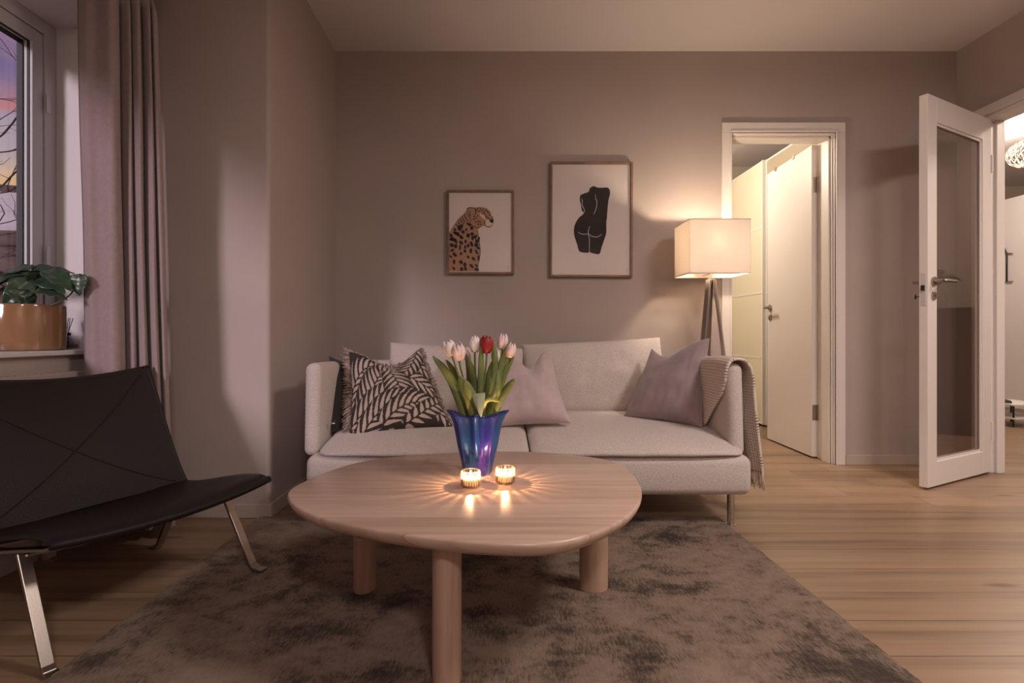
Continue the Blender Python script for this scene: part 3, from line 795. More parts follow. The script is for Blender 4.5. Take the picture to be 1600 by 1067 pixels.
def vm(a, i):
    z = (vp+inner)[i][1]; k = min(1, max(0, (z-.01)/.19)); c8 = math.cos(8*a+.4); return 1+(.06+.17*k**1.1)*(1-2*((1-c8)/2)**.7)*(1 if z > .003 else 0)
m.lathe((VX, VY, ZT), vp+inner, NV, vm)
for i in range(NV*len(vp+inner)):   # wavy rim
    v = m.v[i]; zz = v.z-ZT; k = max(0, (zz-.15)/.043)
    if k > 0: a = math.atan2(v.y-VY, v.x-VX); v.z += .006*k*math.cos(8*a+.4)
vase = m.build('vase', vase_mat(), None, smooth=True)
tag(vase, 'fluted iridescent cobalt blue glass vase on the coffee table', 'vase')

# ---- tulips
def leaf_mesh(m, pts, width, fold=.35, twist=0, facing=Vector((0, -1, 0)), n=14, tip=.9):
    P = catmull(pts, 6); K = len(P); rows = []
    for i, p in enumerate(P):
        t = i/(K-1); tg = (P[min(i+1, K-1)]-P[max(i-1, 0)]).normalized()
        sd = tg.cross(facing); sd = sd.normalized() if sd.length > 1e-4 else Vector((1, 0, 0))
        sd = Matrix.Rotation(twist*t, 3, tg) @ sd; nr = sd.cross(tg).normalized()
        w = width*(.40+1.0*t)*(1-t**3.2)**.85 if t < 1 else 0; w = min(w, width)
        w = max(w, .0006)
        rows.append([p+sd*w*s-nr*(abs(s)**1.6)*w*fold for s in (-1, -.6, -.25, 0, .25, .6, 1)])
    m.grid(rows); return m
def bloom(m, c, ax, r, h, open_=0.0, seed=0):
    ax = Vector(ax).normalized(); x = ax.cross(Vector((.3, 1, .1))).normalized(); y = ax.cross(x)
    rnd = random.Random(seed)
    for k in range(6):
        a0 = k*PI/3+seed; lay = k % 2; rows = []
        for i in range(11):
            t = i/10; rad = r*(math.sin(PI*(.15+t*.76))**.7)*(1-.08*lay)
            rad *= (1+open_*2.2*t*t)
            half = math.radians(46)*(max(.10, math.sin(PI*(.2+.76*t))**.6))
            hh = h*(t**.85)*(1+.05*math.sin(k*2.3+seed))
            row = []
            for j in range(7):
                s = (j-3)/3; a = a0+s*half; rr = rad*(1-.06*abs(s)**2)+.0006*nz3((t*5, s*5, k+seed))
                row.append(Vector(c)+x*rr*math.cos(a)+y*rr*math.sin(a)+ax*(hh-abs(s)**2*h*.06*t))
            rows.append(row)
        m.grid(rows)
TY = 1.665; S0 = FPX/TY
def TP(px, py, dy=0): return W(px, py, TY+dy)
tul = [ # bloom base px, axis, bottom px, material, size, label, depth
 ((706, 556), (-.35, -.05, 1), (741, 722), M_tulw, (.0195, .050), 'white tulip bending furthest to the left in the vase', -.01, .25),
 ((718, 562), (-.12, -.25, 1), (744, 724), M_tulp, (.0215, .052), 'blush white tulip second from the left, leaning forward', -.045, .05),
 ((731, 563), (-.1, .1, 1), (742, 722), M_tulp, (.0150, .042), 'small pink tulip half hidden behind the blush one', .03, 0),
 ((742, 550), (0, 0, 1), (748, 724), M_tulw, (.0185, .050), 'upright closed white tulip beside the red one', -.01, 0),
 ((760, 552), (.02, 0, 1), (752, 724), M_tulr, (.0205, .054), 'deep red tulip, the only red one', -.02, .15),
 ((784, 546), (.12, 0, 1), (752, 722), M_tulp, (.0170, .050), 'pale pink tulip, tallest on the right', .01, 0),
 ((795, 558), (.28, -.05, 1), (756, 722), M_tulp, (.0165, .046), 'peach white tulip lowest on the right edge', -.005, 0),
 ((774, 566), (.05, .1, 1), (750, 722), M_tulw, (.0150, .042), 'dim white tulip behind the leaves right of the red one', .04, 0),
]
leaves = { # tulip index -> list of (pts(px,py,dy), width, twist)
 0: [([(745, 718, 0), (722, 640, -.02), (703, 590, -.03), (676, 556, -.04)], .0125, .3), ([(742, 715, .01), (726, 630, .02), (714, 590, .02), (697, 562, .02)], .010, 0)],
 1: [([(744, 715, -.01), (736, 640, -.05), (722, 600, -.06), (718, 588, -.06)], .0135, -.3), ([(746, 716, 0), (746, 640, -.05), (733, 610, -.07), (727, 594, -.07)], .014, .3)],
 2: [([(745, 715, .02), (735, 630, .03), (733, 580, .03), (727, 540, .03)], .009, 0)],
 3: [([(748, 715, -.01), (750, 630, -.03), (752, 580, -.03), (752, 538, -.03)], .0095, .5), ([(747, 715, .0), (744, 630, -.02), (738, 585, -.02), (728, 552, -.02)], .0105, -.3)],
 4: [([(752, 715, 0), (768, 610, -.02), (774, 560, -.02), (765, 527, -.02)], .0085, .3), ([(750, 715, 0), (762, 630, -.02), (766, 590, -.02), (771, 562, .0)], .0145, -.2)],
 5: [([(754, 715, 0), (772, 620, -.01), (784, 570, -.01), (797, 533, -.01)], .0105, .2)],
 6: [([(754, 715, 0), (768, 635, -.03), (778, 610, -.05), (779, 577, -.04)], .0110, .4), ([(756, 715, 0), (774, 640, -.02), (790, 610, -.03), (804, 592, -.04)], .0115, -.4)],
 7: [([(754, 715, .02), (776, 625, .02), (790, 580, .02), (803, 556, .02)], .0095, -.2)],
}
for i, (bp0, ax, bot, mt, (r_, h_), lab, dy, op) in enumerate(tul):
    b0 = TP(*bot, dy*.3); b0.z = max(b0.z, ZT+.022); top = TP(*bp0, dy)
    neck = Vector((VX+(bot[0]-746)/S0*.6+(bp0[0]-746)/S0*.22, TY+dy*.5, ZT+.19))
    axn = Vector(ax).normalized()
    root = thing('tulip', lab, 'flower', b0, 0, 'tulips in the blue vase')
    MB().tube(catmull([b0, neck, top-axn*.03, top+axn*.002], 6), .0030, 8).build('stem', M_green, root, smooth=True)
    m = MB(); bloom(m, top, axn, r_, h_, op, seed=i); m.build('petals', mt, root, smooth=True, fix=False, solid=.0009)
    for pts, w, tw in leaves.get(i, []):
        P = [TP(*p) for p in pts]; P[0].z = max(P[0].z, ZT+.03); P[0].x = VX+(P[0].x-VX)*.7
        P[1].x = VX+(P[1].x-VX)
        m = MB(); leaf_mesh(m, P, w*1.3, twist=tw); m.build('leaf', M_leaf, root, smooth=True, fix=False, solid=.0008)
    if i == 1:   # broad leaf folded over the rim, seen pale from below, and a small curling one
        m = MB(); leaf_mesh(m, [TP(748, 645, -.060), TP(748, 630, -.085), TP(747, 618, -.088), TP(747, 609, -.080)], .0185, .15)
        rows = [[TP(752, 652, -.090)+Vector((s*.0012, 0, 0)) for s in (-1, 0, 1)], [TP(750, 638, -.091)+Vector((s*.012, abs(s)*.004, 0)) for s in (-1, 0, 1)],
                [TP(748, 624, -.088)+Vector((s*.019, abs(s)*.008, .002*s)) for s in (-1, 0, 1)], [TP(748, 615, -.080)+Vector((s*.021, abs(s)*.012, .003*s)) for s in (-1, 0, 1)],
                [TP(747, 613, -.055)+Vector((s*.018, abs(s)*.012, .002*s)) for s in (-1, 0, 1)], [TP(746, 640, -.025)+Vector((s*.010, 0, 0)) for s in (-1, 0, 1)]]
        m = MB(); m.grid(rows); m.build('leaf', mat('leaf_underside', (.34, .38, .24), .5), root, smooth=True, fix=False, sub=2, solid=.0008)
    if i == 6:
        m = MB(); leaf_mesh(m, [TP(754, 660, -.02), TP(757, 632, -.06), TP(766, 624, -.07), TP(781, 628, -.075)], .0075, .3); m.build('leaf', mat('leaf_yellowgreen', (.32, .33, .08), .5), root, smooth=True, fix=False, solid=.0008)

# ---- tea lights in ribbed glasses
M_flame = bpy.data.materials.new('flame'); M_flame.use_nodes = True
_b = M_flame.node_tree.nodes['Principled BSDF']; _b.inputs['Base Color'].default_value = (1, .7, .3, 1); _b.inputs['Emission Color'].default_value = (1, .62, .25, 1); _b.inputs['Emission Strength'].default_value = 14
M_hotwax = mat('lit_wax', (.95, .85, .66), .4); _w = M_hotwax.node_tree.nodes['Principled BSDF']; _w.inputs['Subsurface Weight'].default_value = 1; _w.inputs['Subsurface Radius'].default_value = (.03, .02, .012); _w.inputs['Subsurface Scale'].default_value = .6
_n = M_flame.node_tree; _n.nodes.clear(); _o = _n.nodes.new('ShaderNodeOutputMaterial'); _a = _n.nodes.new('ShaderNodeAddShader'); _e = _n.nodes.new('ShaderNodeEmission'); _t = _n.nodes.new('ShaderNodeBsdfTransparent')
_e.inputs[0].default_value = (1, .66, .30, 1); _e.inputs[1].default_value = 12; _n.links.new(_e.outputs[0], _a.inputs[0]); _n.links.new(_t.outputs[0], _a.inputs[1]); _n.links.new(_a.outputs[0], _o.inputs[0])
M_ribA = glass('rib_clear', (1, .97, .93), .97, ior=1.4); M_ribB = bpy.data.materials.new('rib_frosted'); M_ribB.use_nodes = True; _n = M_ribB.node_tree; _n.nodes.clear()
_o = _n.nodes.new('ShaderNodeOutputMaterial'); _m1 = _n.nodes.new('ShaderNodeMixShader'); _m2 = _n.nodes.new('ShaderNodeMixShader'); _t = _n.nodes.new('ShaderNodeBsdfTransparent'); _l = _n.nodes.new('ShaderNodeBsdfTranslucent'); _g = _n.nodes.new('ShaderNodeBsdfGlossy')
_t.inputs[0].default_value = (.66, .60, .54, 1); _l.inputs[0].default_value = (1, .93, .86, 1); _g.inputs['Roughness'].default_value = .1; _m1.inputs[0].default_value = .16; _m2.inputs[0].default_value = .08
_n.links.new(_t.outputs[0], _m1.inputs[1]); _n.links.new(_l.outputs[0], _m1.inputs[2]); _n.links.new(_m1.outputs[0], _m2.inputs[1]); _n.links.new(_g.outputs[0], _m2.inputs[2]); _n.links.new(_m2.outputs[0], _o.inputs[0])
_n = M_hotwax.node_tree; _n.nodes.clear(); _o = _n.nodes.new('ShaderNodeOutputMaterial'); _m = _n.nodes.new('ShaderNodeMixShader'); _m.inputs[0].default_value = .6
_d = _n.nodes.new('ShaderNodeBsdfDiffuse'); _t = _n.nodes.new('ShaderNodeBsdfTranslucent'); _d.inputs[0].default_value = (.95, .9, .8, 1); _t.inputs[0].default_value = (1, .93, .8, 1)
_n.links.new(_d.outputs[0], _m.inputs[1]); _n.links.new(_t.outputs[0], _m.inputs[2]); _n.links.new(_m.outputs[0], _o.inputs[0])
def votive(px, py, lab, lab2):
    s = (py-CY)/(EYE-ZT); X, Y = (px-CX)/s, FPX/s
    c = Vector((X, Y, ZT+.0005)); root = thing('candle_glass', lab, 'candle holder', c, 0, 'glass votives on the coffee table')
    NR = 22; n = NR*6; R = .0262
    # outer fluted wall
    def md(a, i): return 1+.030*math.cos(NR*a)
    m = MB(); m.lathe(c, [(R*.93, .001), (R*.985, .006), (R, .012), (R, .040), (R, .0455), (R-.0012, .0468), (R-.0028, .0455), (R-.0030, .012), (R-.0045, .0065), (.001, .006)], n, lambda a, i: md(a, i) if i < 5 else 1)
    o = m.build('glass_cup', M_ribA, root, smooth=True, fix=False)
    m = MB()
    for k in range(NR):
        a = 2*PI*k/NR; p = c+Vector((math.cos(a)*(R+.0004), math.sin(a)*(R+.0004), 0))
        m.tube([p+Vector((0, 0, .004)), p+Vector((0, 0, .044))], .0020, 6)
    m.build('glass_ribs', M_ribB, root, smooth=True)
    m = MB(); m.tube([c+Vector((math.cos(a)*(R-.001), math.sin(a)*(R-.001), .0462)) for a in [2*PI*k/48 for k in range(49)]], .0011, 6); m.build('glass_rim', M_ribB, root, smooth=True)
    cr = thing('tealight_candle', lab2, 'candle', c+Vector((0, 0, .0065)), 0, 'lit tealights')
    m = MB(); m.lathe(c, [(.0200, .0072), (.0208, .0085), (.0208, .0265), (.0200, .0275), (.0180, .0262), (.001, .0255)], 32); m.build('wax', M_hotwax, cr, smooth=True, ang=50)
    MB().tube([c+Vector((0, 0, .0235)), c+Vector((0, 0, .031))], .0007, 6).build('wick', M_wick, cr)
    m = MB(); m.lathe(c+Vector((0, 0, .029)), [(.0004, 0), (.0028, .003), (.0035, .006), (.0026, .011), (.0013, .015), (.0002, .019)], 14); m.build('flame', M_flame, cr, smooth=True)
    l = light('candle_light', 'POINT', c+Vector((0, 0, .037)), 2.4, (1.0, .60, .32), shadow_soft_size=.0007); 
votive(735.5, 761, 'ribbed clear glass votive with lit tealight, nearest the camera', 'lit white tealight inside the left ribbed glass')
votive(789.5, 755, 'ribbed clear glass votive with lit tealight, right of the vase', 'lit white tealight inside the right ribbed glass')
#PART3
# ================================================================= LOUNGE CHAIR
fo = Vector((.913, -.407, 0)).normalized(); la = Vector((.407, .913, 0)); O = Vector((-.936, 1.525, 0))
rz = math.atan2(fo.y, fo.x)
ch = thing('lounge_chair', 'low black leather lounge chair with flat steel legs by the window', 'chair', O-fo*.25, rz)
def C(u, v, z): return O+fo*u+la*v+Vector((0, 0, z))
HW = .315
seat_p = catmull([Vector((u, 0, z)) for u, z in ((-.405, .268), (-.33, .268), (-.24, .283), (-.15, .303), (-.06, .320), (.01, .326), (.045, .318))], 6)
m = MB(); K = len(seat_p)
def seat_surface(sgn, t):
    rows = []
    for i, p in enumerate(seat_p):
        tt = i/(K-1); th = t*(math.sin(PI*min(1, max(0, tt*.96+.03)))**.35)
        rows.append([C(p.x+.018*(1-(2*j/16-1)**2)*(tt**2), -HW+2*HW*j/16, p.z-.016*(1-(2*j/16-1)**2)+(th*.5*sgn+ (0 if sgn>0 else -.004))*(1-abs(2*j/16-1)**8*.7)) for j in range(17)])
    return rows
top = seat_surface(1, .030); bot = seat_surface(-1, .022)
m.grid(top); m.grid(bot)
m.grid([[top[i][0] for i in range(K)], [bot[i][0] for i in range(K)]]); m.grid([[top[i][-1] for i in range(K)], [bot[i][-1] for i in range(K)]])
m.grid([top[0], bot[0]]); m.grid([top[-1], bot[-1]])
st = m.build('seat', M_leather, ch, smooth=True, weld=True)
front = [(a+b)/2 for a, b in zip(top[-1], bot[-1])]
MB().tube(front, .011, 10).build('front_roll', M_leather, st, smooth=True)
# back panel
back_p = catmull([Vector((u, 0, z)) for u, z in ((-.365, .262), (-.405, .33), (-.455, .43), (-.515, .55), (-.585, .678))], 6); KB = len(back_p)
def back_surface(off):
    rows = []
    for i, p in enumerate(back_p):
        t = i/(KB-1); row = []
        for j in range(25):
            s = 2*j/24-1; sag = .020*(1-s*s)
            row.append(C(p.x-sag*.6*1+off*.93, HW*s*(.985-.02*math.sin(PI*t)), p.z-.030*(1-s*s)*t**3+off*.35))
        rows.append(row)
    return rows
fr, bk = back_surface(.008), back_surface(-.008)
m = MB(); m.grid(fr); m.grid(bk)
for A, B in ((fr[0], bk[0]), (fr[-1], bk[-1]), ([r_[0] for r_ in fr], [r_[0] for r_ in bk]), ([r_[-1] for r_ in fr], [r_[-1] for r_ in bk])): m.grid([A, B])
bko = m.build('backrest', M_leather, ch, smooth=True, weld=True, ang=60)
m = MB()
for sg in (1, -1):
    pts = []
    for k in range(33):
        t = .06+.88*k/32; i = min(KB-1, int(t*(KB-1))); j = (.06+.88*k/32) if sg > 0 else (.94-.88*k/32)
        jf = j*24; j0 = min(23, int(jf)); f_ = jf-j0
        ii = t*(KB-1); i0 = min(KB-2, int(ii)); g_ = ii-i0
        p = (fr[i0][j0]*(1-f_)+fr[i0][j0+1]*f_)*(1-g_)+(fr[i0+1][j0]*(1-f_)+fr[i0+1][j0+1]*f_)*g_
        pts.append(p+fo*.0005)
    m.tube(pts, .0022, 6)
m.build('cross_seam', M_leather, bko, smooth=True)
edge_ = [r_[0] for r_ in fr]+fr[-1]+[r_[-1] for r_ in fr][::-1]
MB().tube([p-fo*.006 for p in edge_], .0075, 8).build('piping', M_leather, bko, smooth=True)
# steel frame: side rails and crossbars
for sv in (-1, 1):
    m = MB(); v = sv*.285
    pts = [C(-.02, v, .290), C(-.12, v, .272), C(-.25, v, .248), C(-.36, v, .240), C(-.40, v, .262), C(-.44, v, .36), C(-.50, v, .48), C(-.575, v, .63)]
    P = catmull(pts, 3)
    for a, b in zip(P, P[1:]): m.beam(a, b, .026, .007, la)
    m.build('side_rail', M_steel, ch)
    zr = .010 if sv > 0 else 0.0
    # front leg, flat bar, with foot tab turned outwards
    zf = .011 if sv > 0 else .001
    m = MB(); a = C(-.135, v, .262); b = C(-.008, v+sv*.010, zf+.016); m.beam(a, b, .028, .010, la)
    m.beam(b, C(.006, v+sv*.012, zf+.006), .028, .010, la); m.beam(C(.000, v+sv*.012, zf+.005), C(.040, v+sv*.014, zf+.005), .030, .009, la, .034, .007)
    m.build('leg', M_steel, ch, bevel=.002)
    m = MB(); a = C(-.355, v, .246); b = C(-.490, v+sv*.010, .016); m.beam(a, b, .028, .010, la)
    m.beam(b, C(-.500, v+sv*.010, .007), .028, .010, la); m.beam(C(-.495, v+sv*.010, .0055), C(-.530, v+sv*.010, .0055), .030, .009, la, .034, .007)
    m.build('leg', M_steel, ch, bevel=.002)
for u_, z_ in ((-.13, .258), (-.36, .236)):
    m = MB()
    P = [C(u_, v, z_-.022*(1-(v/.285)**2)) for v in [-.285+.57*i/10 for i in range(11)]]
    for a, b in zip(P, P[1:]): m.beam(a, b, .030, .006, fo)
    m.build('crossbar', M_steel, ch)

# ================================================================= CURTAIN
def plan(pts): return catmull([Vector(((px-CX)*Y/FPX, Y, 0)) for px, Y in pts], 10)
top_pl = plan([(119, 2.03), (130, 2.00), (150, 2.01), (168, 1.99), (182, 2.02), (185, 2.065), (189, 2.05), (199, 2.045), (203, 2.09), (207, 2.06), (215, 2.055), (219, 2.11), (223, 2.075), (231, 2.07), (234, 2.12), (238, 2.08), (244, 2.11), (240, 2.2), (226, 2.26), (236, 2.30)])
bot_pl = plan([(141, 2.03), (150, 2.00), (166, 2.01), (182, 1.99), (200, 2.02), (202, 2.065), (206, 2.05), (217, 2.045), (222, 2.09), (227, 2.06), (236, 2.055), (242, 2.11), (247, 2.075), (256, 2.07), (261, 2.12), (265, 2.08), (273, 2.11), (268, 2.2), (250, 2.26), (258, 2.30)])
rows = []; KC = len(top_pl); NZ = 70
cen_t = sum(top_pl, Vector())/KC
for i in range(NZ+1):
    z = .05+(2.30-.05)*i/NZ; t = i/NZ; row = []
    for j in range(KC):
        s = j/(KC-1)
        a = bot_pl[j]*(1-t**.8)+top_pl[j]*(t**.8)
        d = Vector((.006*nz3((s*9, z*1.3, 0)), .008*nz3((s*7, z*1.1, 5)), 0))
        # pinch at the heading
        pin = math.exp(-((z-2.15)/.05)**2)*(.9 if s > .22 else .2)
        d += Vector((.004, .010, 0))*math.sin(s*75)*max(0, min(1, (z-2.13)/.08))*(1 if s > .22 else .3)
        loc = (top_pl[max(0, j-14)]+top_pl[max(0, j-7)]+top_pl[min(KC-1, j+7)]+top_pl[min(KC-1, j+14)])*.25
        a = a*(1-pin)+loc*pin
        row.append(Vector((a.x, a.y, z))+d)
    rows.append(row)
m = MB(); m.grid(rows); cu = m.build('curtain', M_curtain, None, smooth=True, fix=False, solid=.003)
tag(cu, 'floor length dusty rose curtain bunched at the right end of the window', 'curtain')
hem = [rows[i][2]+Vector((-.001, -.003, 0)) for i in range(NZ+1)]
MB().tube(hem, .0014, 5).build('hem_seam', M_curtain, cu, smooth=True)
rl = box('curtain_rail', -1.56, -1.53, .1, 2.33, 2.302, 2.325, M_darkmetal, bevel=.003); tag(rl, 'dark curtain rail above the window', 'curtain rail')

# ================================================================= RADIATOR
rd = thing('radiator', 'panel radiator under the window sill behind the chair', 'radiator', (-1.60, 1.2, .12))
MB().box(-1.634, -1.622, .5, 2.10, .14, .665).box(-1.608, -1.598, .5, 2.10, .14, .665).box(-1.634, -1.598, .49, .5, .14, .668).box(-1.634, -1.598, 2.10, 2.11, .14, .668).build('panel', M_rad, rd, bevel=.003)
m = MB()
for i in range(60): m.box(-1.622, -1.608, .51+i*.0265, .51+i*.0265+.016, .655, .666)
m.build('top_grille', M_rad, rd)
for y_ in (.7, 1.9): MB().box(-1.625, -1.605, y_, y_+.04, 0, .14).build('foot', M_rad, rd)

# ================================================================= POT PLANT AND DIFFUSER
PX, PY, PZ = -1.775, 2.0, .746
pp = thing('potted_plant', 'dark green heart leaved plant in a glossy caramel pot on the sill', 'plant', (PX, PY, PZ))
m = MB(); m.lathe((PX, PY, PZ), [(.112, 0), (.121, .004), (.124, .02), (.1245, .165), (.123, .170), (.120, .170), (.118, .165), (.117, .02), (.001, .015)], 64); m.build('pot', M_pot, pp, smooth=True, ang=50)
MB().lathe((PX, PY, PZ), [(.116, .148), (.08, .154), (.001, .157)], 32).build('soil', M_soil, pp, smooth=True)
def heart_leaf(m, base, d, up, L_, wd_, droop=.3):
    d = Vector(d).normalized(); up = Vector(up); sd = d.cross(up).normalized(); up = sd.cross(d).normalized(); rows = []
    for i in range(13):
        t = i/12; w = wd_*(math.sin(PI*(t**.62))**.8 if 0 < t < 1 else 0)+.0004
        bk_ = -.16*L_
        row = []
        for j in range(9):
            s = (j-4)/4
            lobe = -abs(s)**1.5*L_*.16*(1-t)**2
            row.append(base+d*(t*L_+lobe)+sd*w*s+up*(-droop*L_*t*t - .28*w*(1-abs(s))*0 + .22*w*abs(s)+.004*math.sin(t*18)*abs(s)))
        rows.append(row)
    m.grid(rows)
def PW(px, py, dy=0): return W(px, py, 2.0+dy)
specs = [ # leaf base px, direction, up, length, width
 ((62, 428, -.02), (-.9, -.3, -.12), (.1, -.2, 1), .17, .050), ((72, 424, 0), (-.7, .5, .05), (.2, -.5, 1), .15, .048),
 ((78, 425, -.03), (.85, -.3, -.35), (.3, -.6, 1), .115, .040), ((40, 422, .03), (-1, .1, .1), (0, -.5, 1), .16, .045),
 ((58, 438, -.04), (.9, -.35, -.1), (.0, -.7, 1), .13, .036), ((45, 440, -.05), (-.35, -.5, -.7), (.6, -.8, .2), .11, .042),
 ((60, 455, -.06), (1, -.2, -.02), (0, -.6, 1), .11, .022), ((28, 455, -.03), (-1, -.2, .15), (0, -.6, 1), .13, .030),
 ((125, 432, -.02), (.02, -.35, -1), (.1, -1, .25), .068, .034), ((30, 432, 0), (-.9, -.5, -.2), (0, -.5, 1), .15, .044),
 ((50, 470, -.05), (-.3, -.6, .35), (.4, -.8, .4), .08, .028), ((40, 426, .02), (.6, .4, .25), (-.1, -.7, 1), .14, .045)]
for (px, py, dy), d, up, L_, w_ in specs:
    b = PW(px, py, dy); base = Vector((PX+(b.x-PX)*.25, PY+dy*.6, PZ+.155))
    mid = base*.45+b*.55+Vector((0, 0, .02)) if px < 100 else PW(108, 462, -.02)
    if px > 100: base = PW(90, 478, -.03); base.z = PZ+.157; base.x = min(base.x, PX+.10)
    MB().tube(catmull([base, mid, b], 6), [.0028]*13, 7).build('stem', M_stem, pp, smooth=True)
    m = MB(); heart_leaf(m, b, d, up, L_, w_); m.build('leaf', M_plant, pp, smooth=True, fix=False, solid=.0012)
df = thing('reed_diffuser', 'small square glass reed diffuser on the sill right of the pot', 'diffuser', (-1.735, 2.235, .746))
X0, Y0, Z0 = W(105, 540, 2.235).x, 2.235, .746
box('bottle', X0-.031, X0+.031, Y0-.031, Y0+.031, Z0, Z0+.055, M_glass, df, bevel=.005)
box('oil', X0-.027, X0+.027, Y0-.027, Y0+.027, Z0+.004, Z0+.018, mat('diffuser_oil', (.22, .14, .05), .2), df)
MB().lathe((X0, Y0, Z0), [(.012, .055), (.013, .060), (.013, .068), (.009, .068)], 20).build('bottle_neck', M_darkmetal, df, smooth=True, ang=40)
for q, (dx, dy) in enumerate(((-.012, .0), (.014, .01), (.018, -.012), (-.004, .012))):
    MB().tube([(X0-dx*.6, Y0-dy, Z0+.008), (X0+dx*1.2, Y0+dy, Z0+.13)], .0014, 6).build('reed', M_bark, df)

# ================================================================= PICTURES
def picture(x0, x1, z0, z1, tilt, name, lab, art):
    cx, cz = (x0+x1)/2, z0; y = YB-.026
    root = thing(name, lab, 'picture', (cx, y, cz)); fw = .014
    m = MB(); m.box(x0, x0+fw, y, YB-.001, z0, z1).box(x1-fw, x1, y, YB-.001, z0, z1).box(x0+fw, x1-fw, y, YB-.001, z0, z0+fw).box(x0+fw, x1-fw, y, YB-.001, z1-fw, z1)
    m.build('frame', M_frame, root, bevel=.002)
    pr_ = MB().box(x0+fw, x1-fw, y+.012, y+.020, z0+fw, z1-fw).build('print', M_paper, root)
    art(pr_, x0+fw, x1-fw, z0+fw, z1-fw, y+.012)
    MB().box(x0+fw, x1-fw, y+.0055, y+.0065, z0+fw, z1-fw).build('glass', M_framedglass, root)
    root.rotation_euler = (0, tilt, 0)
def flat(pr_, name, mt, polys, y, th=.0006):
    m = MB()
    for P in polys: m.prism([(p[0], p[1]) for p in P], y-th, y)
    return m.build(name, mt, pr_)
def smoothp(pts, n=5): return [(v.x, v.z) for v in catmull([Vector((a, 0, b)) for a, b in pts], n, True)]
def stroke(pts, w, n=6):
    P = catmull([Vector((a, 0, b)) for a, b in pts], n); L1 = []; R1 = []; K = len(P)
    for i, p in enumerate(P):
        t = (P[min(i+1, K-1)]-P[max(i-1, 0)]).normalized(); nn_ = Vector((-t.z, 0, t.x)); ww = w*(.35+.65*math.sin(PI*min(1, max(0, i/(K-1))))**.5)/2
        L1.append((p.x+nn_.x*ww, p.z+nn_.z*ww)); R1.append((p.x-nn_.x*ww, p.z-nn_.z*ww))
    return L1+R1[::-1]
SW = 251.0
def crop4(cx_, cy_, Y=YB-.014):   # crop pixel (scale .225 offset 660,230) -> wall coords
    p = W(660+cx_*.225, 230+cy_*.225, Y); return (p.x, p.z)
def art_cheetah(pr_, x0, x1, z0, z1, y):
    c = lambda pts: [crop4(a, b) for a, b in pts]
    left = crop4(188, 0)[0]; 
    body = [(186, 862), (186, 590), (215, 545), (250, 495), (300, 450), (310, 425), (335, 420), (370, 418), (400, 414), (440, 420), (470, 445), (482, 480), (495, 505), (492, 535), (480, 552), (455, 556), (430, 545), (405, 555), (385, 570), (390, 610), (398, 680), (404, 740), (396, 790), (390, 830), (396, 862)]
    P = c(body); P = [(max(x0, a), max(z0, b)) for a, b in P]
    flat(pr_, 'cheetah', M_tan, [P], y)
    flat(pr_, 'cheetah_muzzle', M_cream, [smoothp(c([(395, 462), (425, 468), (440, 500), (470, 505), (488, 530), (470, 550), (440, 545), (438, 515), (415, 490)]))], y-.0007)
    spots = []; rnd = random.Random(3)
    grid_spots = [(200, 615), (228, 595), (215, 640), (232, 653), (258, 560), (275, 550), (282, 588), (305, 572), (318, 612), (270, 625), (300, 655), (343, 562), (345, 602), (348, 630), (366, 622), (340, 668),
                  (205, 680), (232, 688), (268, 662), (262, 696), (298, 694), (318, 684), (374, 680), (345, 682), (376, 654), (208, 716), (197, 760), (224, 745), (268, 738), (296, 722), (336, 720), (318, 762), (376, 728), (355, 775),
                  (220, 795), (268, 798), (296, 815), (342, 825), (376, 822), (218, 842), (272, 846), (300, 843), (378, 850), (390, 768), (226, 572), (246, 604), (330, 540), (316, 532), (200, 640), (388, 700), (392, 640)]
    for (a, b) in grid_spots:
        rx, ry = rnd.uniform(7, 14), rnd.uniform(9, 20); th = rnd.uniform(-.9, .3)
        if a < 200 or a > 385: rx *= .6
        pts = []
        for k in range(10):
            an = 2*PI*k/10; rr = 1+rnd.uniform(-.15, .15); ex, ey = rx*rr*math.cos(an), ry*rr*math.sin(an)
            pts.append((a+ex*math.cos(th)-ey*math.sin(th), min(860, b+ex*math.sin(th)+ey*math.cos(th))))
        spots.append([(max(x0, p[0]), max(z0, p[1])) for p in smoothp(c(pts), 3)])
    for (a, b) in [(385, 425), (402, 428), (420, 430), (378, 438), (395, 445), (412, 442), (440, 436), (452, 446), (428, 450), (360, 482), (375, 492), (385, 478), (358, 500), (390, 515), (402, 520), (388, 535), (405, 536), (372, 520), (462, 455), (468, 470)]:
        pts = [(a+6*math.cos(2*PI*k/8)*rnd.uniform(.7, 1.2), b+5*math.sin(2*PI*k/8)*rnd.uniform(.7, 1.2)) for k in range(8)]
        spots.append(smoothp(c(pts), 2))
    spots.append(smoothp(c([(466, 505), (480, 500), (494, 506), (492, 520), (480, 526), (470, 518)])))
    for s_ in ([(412, 466), (425, 462), (438, 470)], [(438, 470), (452, 490), (470, 500)], [(440, 500), (432, 520), (438, 545), (460, 555), (485, 545)], [(310, 430), (318, 470), (335, 500), (330, 525), (350, 545), (380, 560), (410, 552)],
               [(308, 428), (330, 420), (362, 424)], [(325, 440), (335, 460), (330, 480), (322, 455)], [(290, 462), (300, 490), (318, 515)], [(275, 475), (285, 505), (300, 525)], [(258, 492), (270, 515), (290, 535)], [(246, 508), (256, 528), (272, 540)], [(230, 528), (240, 545), (250, 552)], [(362, 420), (372, 440), (366, 470)], [(385, 575), (392, 640), (402, 720), (392, 800)], [(482, 480), (490, 500)]):
        spots.append(stroke(c(s_), .0036 if len(s_) > 3 else .0055))
    flat(pr_, 'cheetah_markings', M_black, spots, y-.0014, .0005)
    flat(pr_, 'signature', M_rad, [stroke(c([(590, 825), (600, 820), (596, 835), (604, 838)]), .0012), stroke(c([(588, 845), (604, 842)]), .0010)], y-.0006)
